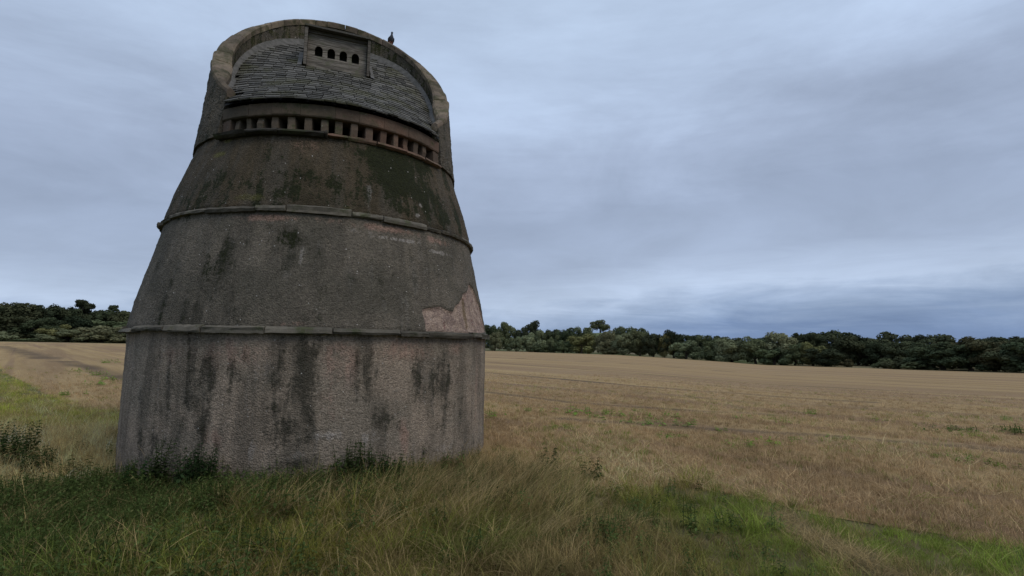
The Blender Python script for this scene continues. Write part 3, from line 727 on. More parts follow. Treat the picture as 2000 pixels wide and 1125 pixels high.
# (px centre, px top, px foot, px width, kind, colour, row, extra metres behind the field edge)
TREES = [
 # right of the tower, along the field edge
 (966, 650, 684, 30, 'willow', 'pale', 'edge', 4), (1008, 657, 686, 34, 'willow', 'pale', 'edge', 4), (1045, 646, 687, 50, 'willow', 'pale', 'edge', 9), (1082, 655, 689, 26, 'willow', 'mid', 'edge', 7),
 (1056, 674, 689.5, 48, 'shrub', 'mid', 'low', 2), (1101, 664, 691, 38, 'willow', 'mid', 'edge', 4), (1136, 650, 692, 60, 'willow', 'olive', 'edge', 8), (1182, 645, 694, 48, 'willow', 'pale', 'edge', 12), (1196, 676, 695, 50, 'shrub', 'brown', 'low', 2),
 (1218, 652, 695, 52, 'willow', 'pale', 'edge', 6), (1250, 647, 698, 42, 'willow', 'mid', 'edge', 8), (1276, 652, 699, 44, 'broadleaf', 'black', 'edge', 6), (1298, 654, 700, 28, 'willow', 'olive', 'edge', 8), (1316, 647, 700, 46, 'broadleaf', 'black', 'edge', 10),
 (1340, 663, 702, 56, 'willow', 'pale', 'edge', 4), (1384, 656, 705, 52, 'willow', 'mid', 'edge', 6), (1430, 658, 708, 58, 'willow', 'pale', 'edge', 5), (1476, 657, 711, 54, 'willow', 'mid', 'edge', 5), (1526, 651, 713, 62, 'willow', 'pale', 'edge', 8),
 (1512, 677, 713, 60, 'willow', 'mid', 'low', 2), (1553, 670, 714, 46, 'willow', 'mid', 'edge', 4), (1588, 668, 714, 46, 'willow', 'olive', 'edge', 8), (1614, 681, 716, 58, 'broadleaf', 'black', 'edge', 3),
 (1656, 699, 713, 22, 'shrub', 'brown', 'low', 8), (1729, 697, 720, 38, 'shrub', 'mid', 'low', 4), (1757, 693, 721, 44, 'shrub', 'dark', 'low', 4), (1796, 704, 722, 48, 'shrub', 'mid', 'low', 3),
 (1844, 671, 724, 74, 'broadleaf', 'dark', 'edge', 8), (1897, 672, 726, 66, 'broadleaf', 'dark', 'edge', 8), (1944, 666, 727, 62, 'broadleaf', 'brown', 'edge', 9), (1984, 684, 729, 52, 'broadleaf', 'dark', 'edge', 5), (2030, 668, 731, 66, 'broadleaf', 'dark', 'edge', 7),
 (1650, 655, 708, 64, 'broadleaf', 'dark', 'mid', 30), (1693, 664, 709, 50, 'broadleaf', 'dark', 'mid', 34), (1772, 667, 718, 58, 'broadleaf', 'dark', 'mid', 22), (1808, 672, 720, 44, 'broadleaf', 'dark', 'mid', 18), (1730, 668, 713, 46, 'broadleaf', 'dark', 'mid', 30),
 # right, back row
 (960, 634, 684, 40, 'broadleaf', 'dark', 'back', 30), (993, 629, 685, 46, 'broadleaf', 'mid', 'back', 34), (1034, 627, 686, 52, 'broadleaf', 'black', 'back', 30), (1074, 643, 688, 44, 'broadleaf', 'dark', 'back', 30), (1108, 642, 690, 44, 'broadleaf', 'dark', 'back', 28),
 (1143, 639, 692, 50, 'broadleaf', 'mid', 'back', 38), (1216, 639, 695, 46, 'broadleaf', 'mid', 'back', 40), (1246, 640, 697, 44, 'broadleaf', 'mid', 'back', 36), (1352, 652, 702, 46, 'broadleaf', 'dark', 'back', 30), (1396, 655, 705, 46, 'broadleaf', 'dark', 'back', 34), (1440, 659, 708, 48, 'broadleaf', 'dark', 'back', 32), (1490, 660, 711, 48, 'broadleaf', 'dark', 'back', 32),
 (1556, 654, 714, 44, 'broadleaf', 'black', 'back', 32), (1590, 648, 714, 54, 'broadleaf', 'dark', 'back', 40), (1636, 647, 715, 64, 'broadleaf', 'dark', 'back', 48), (1677, 653, 716, 44, 'broadleaf', 'black', 'back', 44), (1702, 661, 717, 42, 'broadleaf', 'dark', 'back', 44),
 (1744, 652, 719, 62, 'broadleaf', 'dark', 'back', 40), (1787, 655, 721, 46, 'broadleaf', 'black', 'back', 38), (1825, 653, 723, 54, 'broadleaf', 'dark', 'back', 36), (1876, 661, 725, 56, 'broadleaf', 'brown', 'back', 32), (1917, 660, 726, 50, 'broadleaf', 'dark', 'back', 34), (1958, 657, 728, 56, 'broadleaf', 'black', 'back', 32), (2000, 660, 730, 56, 'broadleaf', 'dark', 'back', 32),
 # left of the tower
 (4, 644, 665, 30, 'shrub', 'pale', 'low', 3), (74, 659, 668, 44, 'shrub', 'mid', 'low', 3), (108, 634, 667, 36, 'willow', 'olive', 'edge', 10), (132, 642, 668, 60, 'willow', 'pale', 'edge', 5), (197, 635, 670, 62, 'willow', 'pale', 'edge', 5), (236, 653, 671, 34, 'shrub', 'pale', 'low', 3), (222, 627, 670, 66, 'broadleaf', 'mid', 'mid', 25),
 (28, 617, 667, 54, 'broadleaf', 'dark', 'mid', 18), (66, 620, 668, 50, 'broadleaf', 'dark', 'mid', 16), (97, 622, 668, 40, 'broadleaf', 'black', 'mid', 22), (160, 620, 669, 54, 'broadleaf', 'black', 'mid', 26),
 (12, 590, 666, 50, 'broadleaf', 'dark', 'back', 44), (46, 592, 667, 44, 'broadleaf', 'dark', 'back', 44), (74, 595, 668, 40, 'broadleaf', 'black', 'back', 46), (99, 601, 668, 36, 'broadleaf', 'dark', 'back', 48), (117, 598, 668, 34, 'broadleaf', 'black', 'back', 52), (137, 604, 668, 36, 'broadleaf', 'dark', 'back', 52), (156, 589, 669, 30, 'pine', 'black', 'back', 50), (177, 608, 669, 40, 'broadleaf', 'dark', 'back', 50), (199, 606, 670, 44, 'broadleaf', 'dark', 'back', 50), (215, 599, 670, 20, 'pine', 'dark', 'back', 56), (236, 607, 671, 42, 'broadleaf', 'dark', 'back', 48), (-30, 596, 666, 50, 'broadleaf', 'dark', 'back', 44),
 (262, 612, 672, 46, 'broadleaf', 'dark', 'back', 46), (290, 618, 672, 50, 'broadleaf', 'mid', 'back', 44), (925, 640, 684, 50, 'broadleaf', 'dark', 'back', 34), (255, 640, 672, 44, 'willow', 'pale', 'edge', 5), (932, 652, 684, 40, 'willow', 'mid', 'edge', 5),
 (1173, 623, 650, 40, 'round', 'mid', 'ridge', 395)]
KW = {'willow': 'willow', 'broadleaf': 'broadleaf tree', 'pine': 'pine', 'round': 'tree', 'shrub': 'bush'}
CW = {'pale': 'pale grey-green', 'olive': 'yellowish olive', 'mid': 'mid green', 'dark': 'dark green', 'black': 'nearly black', 'brown': 'brownish green'}
RW = {'edge': 'at the stubble edge', 'low': 'low against the stubble', 'mid': 'in the middle rank', 'back': 'in the skyline rank'}
cnt = {}; order = sorted(range(len(TREES)), key=lambda i: abs(TREES[i][0] - 600))
for i in order:
    px, pt, pf, pw, kind, colr, row_, extra = TREES[i]
    az, _ = dirpx(px, pf); de = float(np.interp(az, EAZ, EDI)) + extra
    x, y = math.sin(az) * de, math.cos(az) * de; zg = float(terrain(x, y)) - .15
    tt = dirpx(px, pt)[1]; h = EYE + tt * de - zg
    wid = pw / FPX * de / math.cos(az) * .5 * (1 + math.cos(az)) * 1.12
    side = 'right' if px > 600 else 'left'
    key = (kind, colr, row_, side); k = cnt.get(key, 0); cnt[key] = k + 1
    if row_ == 'ridge': lab = 'lone round-headed tree standing clear on the ridge skyline'
    elif kind == 'pine': lab = 'tall dark pine spire above the left wood' if colr == 'black' else 'thin wispy pine rising near the tower on the left skyline'
    else: lab = '%s %s %s, %s such %s of the tower' % (CW[colr], KW[kind], RW[row_], ordinal(k), side)
    rt = empty({'willow': 'willow_tree', 'broadleaf': 'broadleaf_tree', 'pine': 'pine_tree', 'round': 'round_tree', 'shrub': 'bush'}[kind], (x, y, zg), rnd.uniform(0, 2 * PI))
    tag(rt, lab, 'bush' if kind == 'shrub' else 'tree', {'edge': 'trees along the field edge', 'low': 'low bushes at the field edge', 'mid': 'trees of the middle rank', 'back': 'trees on the wooded skyline', 'ridge': None}[row_])
    cm, tm = CROWNS[kind][rnd.randrange(len(CROWNS[kind]))]
    for nm, me in (('crown', cm), ('trunk', tm)):
        o = obj(nm, me, rt); o.scale = (wid, wid, h / .985)
        c = TCOL[colr]; f_ = rnd.uniform(.85, 1.15); o.color = (c[0] * f_ * rnd.uniform(.92, 1.1), c[1] * f_, c[2] * f_, 1)
# the wood behind, one dark mass
V, F, T = [], [], []
src = [(np.array([v.co for v in m_.vertices]), m_) for m_, _ in CROWNS['broadleaf'][:3]]
srcr = [np.array([a.value for a in m_.attributes['rnd'].data]) for _, m_ in src]
nb = 0
for px in range(-350, 2350, 26):
    az, _ = dirpx(px, 680); de = float(np.interp(az, EAZ, EDI)) + rnd.uniform(52, 75); q = rnd.randrange(3)
    x, y = math.sin(az) * de, math.cos(az) * de; zg = float(terrain(x, y)) - .3
    tt = np.interp(px, [-350, 0, 120, 240, 400, 600, 960, 1100, 1300, 1500, 1700, 2000, 2350], [608, 606, 613, 619, 625, 632, 646, 652, 657, 668, 669, 672, 678]); h = EYE + dirpx(px, tt)[1] * de - zg
    w = 44 / FPX * de; s = 1 - (nb % 2) * .0
    vv = src[q][0].reshape(-1, 4, 3)[::3].reshape(-1, 3) * np.array([w, w, h]) + np.array([x, y, zg]); V.append(vv); T.append(srcr[q].reshape(-1, 4)[::3].ravel()); nb += 1
V = np.concatenate(V); wood = mk('woodland', V, np.arange(len(V)).reshape(-1, 4), LEAF, attrs={'rnd': np.concatenate(T)})
wood.color = (.05, .066, .034, 1); tag(wood, 'dense dark woodland massed behind the field-edge trees', 'woodland', kind='stuff')

# ------------------------------------------------------------------ grass
SRC = bpy.data.collections.new('grass_sources')
def blades(n, h, spread, width, droop, lean=(0, 0), seed=0, segs=4, head=0., wv=.35, up=.25):
    r = np.random.default_rng(seed); V, F, A = [], [], []
    for _ in range(n):
        a = r.uniform(0, 2 * PI); q = spread * math.sqrt(r.random()); p = np.array([q * math.cos(a), q * math.sin(a), -.02]); H = h * r.uniform(1 - wv, 1 + wv)
        dr = r.uniform(0, 2 * PI); out = np.array([math.cos(dr), math.sin(dr)]) * r.uniform(.3, 1) * droop + np.array(lean)
        ti = r.normal(0, up, 2) ; w = width * r.uniform(.7, 1.3); wd = np.array([-math.sin(dr), math.cos(dr), 0]); rr = r.random()
        o_ = len(V)
        for k in range(segs + 1):
            t = k / segs; xy = (ti * t + out * t ** 2.2) * H; z = H * (t - .38 * np.hypot(*out) * t ** 2.6)
            c = p + np.array([xy[0], xy[1], z]); ww = w * (1 - t) ** .6 if not head else w * (1 - .5 * t)
            if head and t > .74: ww = w * head * (1.2 - t)
            V.append(c - wd * ww / 2); V.append(c + wd * ww / 2); A += [rr, rr]
        for k in range(segs): F.append((o_ + 2 * k, o_ + 2 * k + 1, o_ + 2 * k + 3, o_ + 2 * k + 2))
    return np.array(V), np.array(F), np.array(A)
def leafstem(n, h, spread, seed, leaf=.07):
    """leafy weed: upright stems carrying pairs of pointed leaves"""
    r = np.random.default_rng(seed); V, F, A = [], [], []
    for _ in range(n):
        a = r.uniform(0, 2 * PI); q = spread * math.sqrt(r.random()); b = Vector((q * math.cos(a), q * math.sin(a), -.02)); tip = b + Vector((r.normal(0, .12) * h, r.normal(0, .12) * h, h * r.uniform(.7, 1.15))); rr = r.random() * .5
        o_ = len(V); d = Vector((.004, 0, 0)); V += [b - d, b + d, tip + d * .4, tip - d * .4]; F.append((o_, o_ + 1, o_ + 2, o_ + 3)); A += [rr] * 4
        m = int(h / .045)
        for k in range(m):
            t = .12 + .88 * k / m; p = b.lerp(tip, t); a0 = k * 1.57 + r.uniform(-.4, .4)
            for s in (0, PI):
                dr = Vector((math.cos(a0 + s), math.sin(a0 + s), r.uniform(-.45, .25))); ln = leaf * (1.15 - .75 * t) * r.uniform(.8, 1.25); sd = Vector((-math.sin(a0 + s), math.cos(a0 + s), r.uniform(-.3, .3))) * ln * .3; o_ = len(V)
                V += [p, p + dr * ln * .4 + sd, p + dr * ln + Vector((0, 0, -.25 * ln)), p + dr * ln * .4 - sd]; F.append((o_, o_ + 1, o_ + 2, o_ + 3)); A += [min(1, rr + r.random() * .5)] * 4
    return np.array([tuple(v) for v in V]), np.array(F), np.array(A)
SRCN = []
def source(data, m_):
    o = bpy.data.objects.new('s%02d' % len(SRCN), mesh_('s%02d' % len(SRCN), data[0], data[1], m_, attrs={'rnd': data[2]})); SRC.objects.link(o); SRCN.append(o); return len(SRCN) - 1
K_MED = [source(blades(38, .22, .13, .0045, .9, seed=s), GRASSM) for s in (1, 2, 3)]
K_LUSH = [source(blades(38, .29, .12, .006, 1.2, seed=s), GRASSM) for s in (4, 5, 6)]
K_SHORT = [source(blades(40, .095, .13, .004, .9, seed=s, up=.4), GRASSM) for s in (7, 8, 9)]
K_DRY = [source(blades(5, .33, .12, .0025, .6, (.1, .0), seed=s, segs=5, head=2.8), GRASSM) for s in (10, 11, 12)]
K_LEAN = [source(blades(24, .37, .13, .0048, .45, (.65, .1), seed=s, segs=5), GRASSM) for s in (13, 14, 15)]
K_WEED = [source(leafstem(4, .30, .12, s, .06), GRASSM) for s in (16, 17, 18)]
K_STUB = [source(blades(14, .072, .065, .0048, .12, seed=s, segs=2, wv=.3, up=.25), STRAWM) for s in (19, 20, 21)]
K_LITTER = [source(blades(14, .16, .14, .005, 1.3, seed=s, segs=3, up=1.1), STRAWM) for s in (22, 23)]
def scatter(name, pts, kinds, rots, scl, cols, label, cat, m_):
    me = bpy.data.meshes.new(name); n = len(pts); me.vertices.add(n); me.vertices.foreach_set('co', np.asarray(pts, np.float32).ravel())
    a = me.attributes.new('pick', 'INT', 'POINT'); a.data.foreach_set('value', np.asarray(kinds, np.int32))
    a = me.attributes.new('rot', 'FLOAT_VECTOR', 'POINT'); a.data.foreach_set('vector', np.asarray(rots, np.float32).ravel())
    a = me.attributes.new('scl', 'FLOAT', 'POINT'); a.data.foreach_set('value', np.asarray(scl, np.float32))
    a = me.attributes.new('col', 'FLOAT_COLOR', 'POINT'); a.data.foreach_set('color', np.asarray(np.c_[cols, np.ones(n)], np.float32).ravel())
    o = obj(name, me); tag(o, label, cat, kind='stuff')
    g = bpy.data.node_groups.new(name, 'GeometryNodeTree'); g.interface.new_socket('Geometry', in_out='INPUT', socket_type='NodeSocketGeometry'); g.interface.new_socket('Geometry', in_out='OUTPUT', socket_type='NodeSocketGeometry')
    gi, go = N(g, 'NodeGroupInput'), N(g, 'NodeGroupOutput'); ci = N(g, 'GeometryNodeCollectionInfo'); ci.inputs['Collection'].default_value = SRC
    ci.inputs['Separate Children'].default_value = True; ci.inputs['Reset Children'].default_value = True
    ip = N(g, 'GeometryNodeInstanceOnPoints'); ip.inputs['Pick Instance'].default_value = True
    def na(nm, ty): q = N(g, 'GeometryNodeInputNamedAttribute', data_type=ty); q.inputs[0].default_value = nm; return q.outputs[0]
    er = N(g, 'FunctionNodeEulerToRotation'); L(g, na('rot', 'FLOAT_VECTOR'), er.inputs[0])
    mp = N(g, 'GeometryNodeMeshToPoints'); L(g, gi.outputs[0], mp.inputs[0]); L(g, mp.outputs[0], ip.inputs['Points'])
    L(g, ci.outputs[0], ip.inputs['Instance']); L(g, na('pick', 'INT'), ip.inputs['Instance Index']); L(g, er.outputs[0], ip.inputs['Rotation']); L(g, na('scl', 'FLOAT'), ip.inputs['Scale']); L(g, ip.outputs[0], go.inputs[0])
    md = o.modifiers.new('scatter', 'NODES'); md.node_group = g
    return o
def polar_pts(n, r0, r1, ex, az=56):
    """random ground points, thinning with distance as r**-ex"""
    u = rng.random(n); k = 2 - ex; r_ = (r0 ** k + u * (r1 ** k - r0 ** k)) ** (1 / k); a = np.radians(rng.uniform(-az, az, n)); return np.sin(a) * r_, np.cos(a) * r_
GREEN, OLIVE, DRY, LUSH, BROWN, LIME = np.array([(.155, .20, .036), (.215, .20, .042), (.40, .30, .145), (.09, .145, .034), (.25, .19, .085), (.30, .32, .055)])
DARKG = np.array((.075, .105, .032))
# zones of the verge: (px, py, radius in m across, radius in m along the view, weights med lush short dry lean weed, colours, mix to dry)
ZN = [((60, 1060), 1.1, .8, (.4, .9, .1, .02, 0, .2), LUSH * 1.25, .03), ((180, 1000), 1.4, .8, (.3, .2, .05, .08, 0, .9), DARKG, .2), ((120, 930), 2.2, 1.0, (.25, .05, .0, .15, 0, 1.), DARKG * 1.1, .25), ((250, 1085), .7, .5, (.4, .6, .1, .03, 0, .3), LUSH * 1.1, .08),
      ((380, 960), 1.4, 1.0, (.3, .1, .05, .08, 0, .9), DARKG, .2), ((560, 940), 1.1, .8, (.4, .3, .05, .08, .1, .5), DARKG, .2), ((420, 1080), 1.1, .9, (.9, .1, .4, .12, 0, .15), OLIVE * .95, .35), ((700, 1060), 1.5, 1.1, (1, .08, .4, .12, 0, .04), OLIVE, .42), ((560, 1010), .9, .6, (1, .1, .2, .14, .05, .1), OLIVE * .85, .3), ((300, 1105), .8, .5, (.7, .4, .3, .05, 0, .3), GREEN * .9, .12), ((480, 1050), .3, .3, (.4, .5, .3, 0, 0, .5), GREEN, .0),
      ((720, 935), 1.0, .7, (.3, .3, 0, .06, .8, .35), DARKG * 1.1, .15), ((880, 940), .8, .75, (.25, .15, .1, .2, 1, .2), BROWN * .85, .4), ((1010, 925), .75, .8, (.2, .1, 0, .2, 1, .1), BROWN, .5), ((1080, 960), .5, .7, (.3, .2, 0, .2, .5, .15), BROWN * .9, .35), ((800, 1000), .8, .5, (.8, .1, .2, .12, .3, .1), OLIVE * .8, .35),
      ((990, 1050), .55, .42, (.1, 1.6, 0, 0, .1, 0), LUSH * .7, .0), ((850, 1085), .45, .35, (.5, .6, .1, .05, 0, .1), LUSH * .8, .1), ((1150, 965), .5, .5, (.25, .1, 1.2, 0, 0, .05), GREEN * 1.1, .08), ((1240, 960), .5, .4, (.5, .15, .6, .02, 0, .2), OLIVE * .8, .25), ((1190, 1060), .7, .7, (.35, .05, .9, .12, 0, .08), BROWN * 1.1, .45), ((1050, 1110), .5, .35, (.35, .05, .8, .15, 0, 0), DRY * .6, .55),
      ((1360, 985), .5, .4, (.12, .04, 1, 0, 0, .03), GREEN * 1.15, .06), ((1450, 1050), .6, .6, (.08, .02, 1.4, 0, 0, .03), GREEN * 1.05, .12), ((1330, 1090), .6, .4, (.25, .06, .9, .04, 0, .08), OLIVE * .9, .32), ((1560, 1100), .4, .4, (.08, .02, 1.4, 0, 0, 0), GREEN * 1.05, .15), ((1480, 980), .35, .3, (.1, 0, 1, 0, 0, 0), GREEN * 1.15, .08), ((1280, 1020), .4, .3, (.25, .05, .8, .06, 0, .1), BROWN, .4),
      ((1750, 1060), .7, .5, (.06, .02, 1.4, 0, 0, 0), GREEN * 1.15, .07), ((1920, 1085), .7, .4, (.06, .02, 1.4, 0, 0, 0), GREEN * 1.15, .1), ((1850, 1118), .7, .22, (.4, 0, .8, .03, .05, 0), DRY * .7, .5), ((1680, 1070), .2, .2, (.2, 0, .9, .02, 0, 0), DRY * .6, .5)]
ZW = [(hit(*q, .12), rx, ry, np.array(w, float), np.array(c), m_) for q, rx, ry, w, c, m_ in ZN]
DIRT = [tuple(hit(a, b)) for a, b in [(1530, 1008), (1570, 1040), (1625, 1072), (1690, 1105), (1760, 1140)]]
n = 85000
x, y = polar_pts(n, 2.6, 46, 1.35); d = np.hypot(x, y); az = np.arctan2(x, y)
fld = in_poly(x + rng.normal(0, .2, n), y + rng.normal(0, .2, n), FIELD); tow = np.hypot(x - TX, y - TY)
ok = ~fld & (tow > 2.84); x, y, d, az, tow = x[ok], y[ok], d[ok], az[ok], tow[ok]; n = len(x)
wsum = np.full((n, 1), .02); wt = np.tile(np.array([[.6, .1, .3, .2, .05, .03]]), (n, 1)) * .02; cl = np.tile(OLIVE[None], (n, 1)) * .02; dm = np.full(n, .25 * .02)
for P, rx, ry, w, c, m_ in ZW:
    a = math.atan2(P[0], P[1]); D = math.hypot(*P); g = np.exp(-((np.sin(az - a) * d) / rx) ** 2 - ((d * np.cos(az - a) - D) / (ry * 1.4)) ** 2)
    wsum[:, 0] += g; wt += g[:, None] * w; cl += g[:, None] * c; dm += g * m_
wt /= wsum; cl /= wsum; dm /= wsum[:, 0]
# far margin on the left: mown green strip next to the stubble, tall pale grass this side of it
bd = polydist(x, y, BOUND); lm = (az < -.5) & (d > 8.6)
strip = lm & (bd < 2.1 + .25 * np.clip(d - 14, 0, 20)); tall = lm & ~strip
wt[strip] = (.15, 0, 1., .04, 0, 0); cl[strip] = LIME * 1.05; dm[strip] = .42
wt[tall] = (.5, 0, 0, 1.6, .05, .02); cl[tall] = DRY * 1.25; dm[tall] = .6
dirt = polydist(x, y, DIRT) < .13 + rng.random(n) * .12
drop = (dirt & (rng.random(n) < .8)); wt[dirt] = (.2, 0, .6, .1, 0, 0); cl[dirt] = DRY * .9; dm[dirt] = .8
cs = np.cumsum(wt, 1); cs /= cs[:, -1:]; kk = (rng.random(n)[:, None] > cs).sum(1)
KS = [K_MED, K_LUSH, K_SHORT, K_DRY, K_LEAN, K_WEED]
pick = np.array([KS[k][rng.integers(3)] for k in kk])
patch = np.array([noise.noise((a * .9, b * .9, 3.)) for a, b in zip(x, y)]); patch2 = np.array([noise.noise((a * 2.7, b * 2.7, 8.)) for a, b in zip(x, y)])
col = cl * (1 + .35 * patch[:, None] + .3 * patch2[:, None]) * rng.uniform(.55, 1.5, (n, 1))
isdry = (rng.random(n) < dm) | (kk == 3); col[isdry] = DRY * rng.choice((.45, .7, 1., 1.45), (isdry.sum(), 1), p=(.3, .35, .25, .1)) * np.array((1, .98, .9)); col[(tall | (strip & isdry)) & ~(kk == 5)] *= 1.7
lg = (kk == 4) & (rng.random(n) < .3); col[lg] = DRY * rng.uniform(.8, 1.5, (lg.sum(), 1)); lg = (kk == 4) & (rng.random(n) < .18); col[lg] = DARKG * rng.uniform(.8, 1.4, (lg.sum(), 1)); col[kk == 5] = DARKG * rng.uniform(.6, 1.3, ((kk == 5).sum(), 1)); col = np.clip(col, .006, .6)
rz = rng.uniform(0, 2 * PI, n); ln = kk == 4; rz[ln] = rng.normal(.25, .75, ln.sum())
rots = np.stack([rng.normal(0, .12, n), rng.normal(0, .12, n), rz], -1)
scl = rng.uniform(.65, 1.15, n) * (1 + .35 * patch + .45 * patch2) * np.where(d > 12, 1.15, 1.); right_ = (az > -.02) & (d < 9); scl[right_ & (kk != 4)] *= .78; pick[dirt] = np.array(K_LITTER)[rng.integers(0, 2, dirt.sum())]; col[dirt] = DRY * rng.uniform(.7, 1.1, (dirt.sum(), 1)); col[right_ & ~isdry] *= 1.22
near = (tow < 3.6); scl[near & ln] *= .8
scatter('grass', np.stack([x, y, terrain(x, y)], -1), pick, rots, scl, col, 'rough tall verge grass, green and straw-coloured, around the dovecote', 'grass', GRASSM)
# stubble stalks, standing in drilled rows
n = 60000
x, y = polar_pts(n, 4.2, 40, 1.75, 55); rdir = math.radians(-47); u, v_ = x * math.cos(rdir) + y * math.sin(rdir), -x * math.sin(rdir) + y * math.cos(rdir)
v_ = np.round(v_ / .2) * .2 + rng.normal(0, .03, n); x, y = u * math.cos(rdir) - v_ * math.sin(rdir), u * math.sin(rdir) + v_ * math.cos(rdir)
ok = in_field(x, y) & (np.hypot(x - TX, y - TY) > 3); rd = np.full(n, 9.)
for pts, w, s in RUTW: rd = np.minimum(rd, polydist(x, y, pts) / w / max(s, .01))
ok &= ((rd > 1.9) | (rng.random(n) < .13)) & (rng.random(n) < np.clip((40 - np.hypot(x, y)) / 22, 0, 1)); x, y = x[ok], y[ok]; n = len(x); d = np.hypot(x, y)
lit = rng.random(n) < .12; pick = np.where(lit, np.array(K_LITTER)[rng.integers(0, 2, n)], np.array(K_STUB)[rng.integers(0, 3, n)])
patch = np.array([noise.noise((a * .35, b * .35, 5.)) for a, b in zip(x, y)])
STRAW = np.array((.52, .365, .20)); col = STRAW * (1 + .35 * patch[:, None]) * rng.uniform(.6, 1.2, (n, 1)); gr = rng.random(n) < .045 + .16 * (patch > .25); col[gr] = GREEN * rng.uniform(.8, 1.5, (gr.sum(), 1))
nearc = np.clip((11 - d) / 5, 0, 1)[:, None]; col = col * (1 + .12 * nearc)
rots = np.stack([rng.normal(0, .15, n), rng.normal(0, .15, n), rng.uniform(0, 6.28, n)], -1)
scatter('stubble', np.stack([x, y, terrain(x, y) + .02], -1), pick, rots, rng.uniform(.75, 1.3, n) * (1 + np.clip(d - 12, 0, 30) * .006), np.clip(col, .01, .6), 'pale cut straw stubble standing over the near field', 'stubble', STRAWM)

# ------------------------------------------------------------------ weeds one can pick out
def weed(name, px, py, lift, h, n, spread, colr, label, group, seed, leaf=.07, me=None):
    P = hit(px, py, lift); z = float(terrain(*P))
    if me is None:
        dt = leafstem(n, h, spread, seed, leaf); me = mesh_(name, dt[0], dt[1], WEEDM, attrs={'rnd': dt[2]})
    o = obj(name, me); o.location = (P[0], P[1], z); o.rotation_euler = (0, 0, rnd.uniform(0, 6.28)); o.color = (*colr, 1)
    tag(o, label, 'weed', group); return o
NET = (.034, .055, .018)
def at_tower(px, extra):
    a, _ = surf(px, 880); v = Matrix.Rotation(TROT, 3, 'Z') @ Vector((math.sin(a) * (2.9 + extra), -math.cos(a) * (2.9 + extra), 0)); return v.x + TX, v.y + TY
for px, extra, h, n, sp, lab in [(348, .25, .62, 10, .09, 'slim nettle spike against the wall, left of the bigger nettle clump'), (412, .25, .58, 26, .2, 'broad dark nettle clump against the left of the wall foot'), (318, .3, .42, 6, .16, 'low nettle clump near the left end of the wall foot'),
                             (690, .3, .55, 24, .2, 'tall nettle clump against the right half of the wall foot'), (735, .3, .42, 20, .22, 'lower nettle clump just right of the tall one'), (655, .3, .36, 7, .2, 'short nettle clump just left of the tall right-hand one'), (560, .35, .3, 8, .25, 'lowest nettle clump, at the middle of the wall foot')]:
    dt = leafstem(int(n * 1.5), h, sp, int(px), .085); X, Y = at_tower(px, extra); o = obj('nettle_clump', mesh_('nettle_clump', dt[0], dt[1], WEEDM, attrs={'rnd': dt[2]}))
    o.location = (X, Y, float(terrain(X, Y))); o.color = (*(c * rnd.uniform(.8, 1.2) for c in NET), 1); tag(o, lab, 'nettles', 'nettles along the wall foot')
for px, py, h, n, sp, lab in [(1075, 930, .42, 9, .16, 'dark dock plant in the leaning grass right of the dovecote'), (1152, 938, .34, 9, .16, 'dark leafy weed at the stubble corner beyond the leaning grass'), (5, 905, .6, 50, .36, 'tall dark thistle clump at the left picture edge'), (70, 920, .36, 24, .22, 'smaller dark thistle clump beside the tall one on the left'), (150, 930, .3, 12, .16, 'dark thistle in the pale grass left of the wall')]:
    weed('dock_plant' if px > 500 else 'thistle', px, py, 0, h, n, sp, NET, lab, 'tall dark weeds in the verge', int(px), .08)
dts = [leafstem(9, .17, .22, 90 + k, .075) for k in range(3)]; WM = [mesh_('weed_tuft', q[0], q[1], WEEDM, attrs={'rnd': q[2]}) for q in dts]
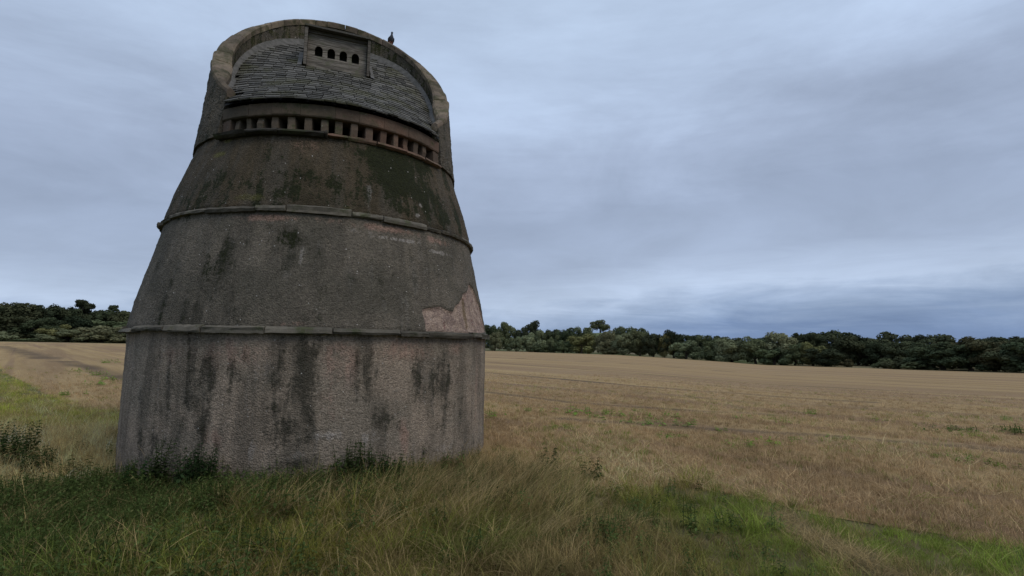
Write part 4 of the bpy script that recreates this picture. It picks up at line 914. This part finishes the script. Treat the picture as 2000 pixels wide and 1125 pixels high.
TUFTS = [(974, 813, 1.2), (1041, 804, 1), (1117, 808, 1.7), (1173, 810, 1.2), (1165, 818, 1), (1213, 813, 1.3), (1245, 805, .8), (1257, 817, 1.2), (1268, 829, 1.1), (1316, 814, 1.3), (1337, 831, 1.2), (1080, 838, 1), (1122, 838, .8), (1181, 846, .6), (1308, 855, .8), (1324, 853, .7), (1446, 818, 1), (1504, 868, 1.3), (1539, 859, .8), (1451, 873, 1),
                                  (1539, 827, 1), (1597, 810, 1.3), (1722, 823, 1), (1910, 854, 1), (1981, 822, 1), (1867, 898, .8), (196, 752, 1.8), (216, 741, 1.6), (142, 773, 1.4), (155, 727, 2.), (181, 733, 2.), (232, 743, 1.8), (208, 709, 2.4), (1400, 843, .8), (1640, 858, .8), (1230, 826, .8)]
def zone_of(q): return 0 if q[0] < 600 else (1 if q[1] < np.interp(q[0], [950, 1104, 1380, 1841, 2000], [806, 818, 838, 870, 884]) else 2)
ZL = ['green weed tuft in the stubble left of the tower, %s outward', 'small green weed tuft beyond the dark soil rut, %s rightward from the tower', 'small green weed tuft on the near side of the rut, %s rightward']
ranks = {q: sum(1 for o_ in TUFTS if zone_of(o_) == zone_of(q) and abs(o_[0] - 600) < abs(q[0] - 600)) for q in TUFTS}
for k, (px, py, s) in enumerate(TUFTS):
    lab = ZL[zone_of((px, py, s))] % ordinal(ranks[(px, py, s)])
    o = weed('weed_tuft', px, py, 0, 0, 0, 0, (.17 * rnd.uniform(.8, 1.2), .26, .05), lab, 'weed tufts dotted over the stubble', 0, me=WM[k % 3]); o.scale = (s * 1.45, s * 1.25, s * .95)
for px, py, s, lab in [(1812, 841, 1.3, 'first green weed of the line near the right edge of the stubble'), (1859, 841, 1.7, 'second green weed of the line near the right edge of the stubble'), (1891, 842, 1.2, 'third, smallest green weed of the line near the right edge of the stubble'), (1941, 843, 2.2, 'fourth, widest green weed of the line near the right edge of the stubble'), (1988, 844, 2., 'last green weed of the line, at the right picture edge'), (1934, 908, 1.5, 'large straggly yellow-green weed standing alone in the stubble on the right')]:
    o = weed('weed_clump', px, py, 0, 0, 0, 0, (.07, .12, .03) if py < 900 else (.13, .15, .04), lab, 'larger weeds in the stubble', 0, me=WM[int(px) % 3]); o.scale = (s * 1.25, s, s * .6)
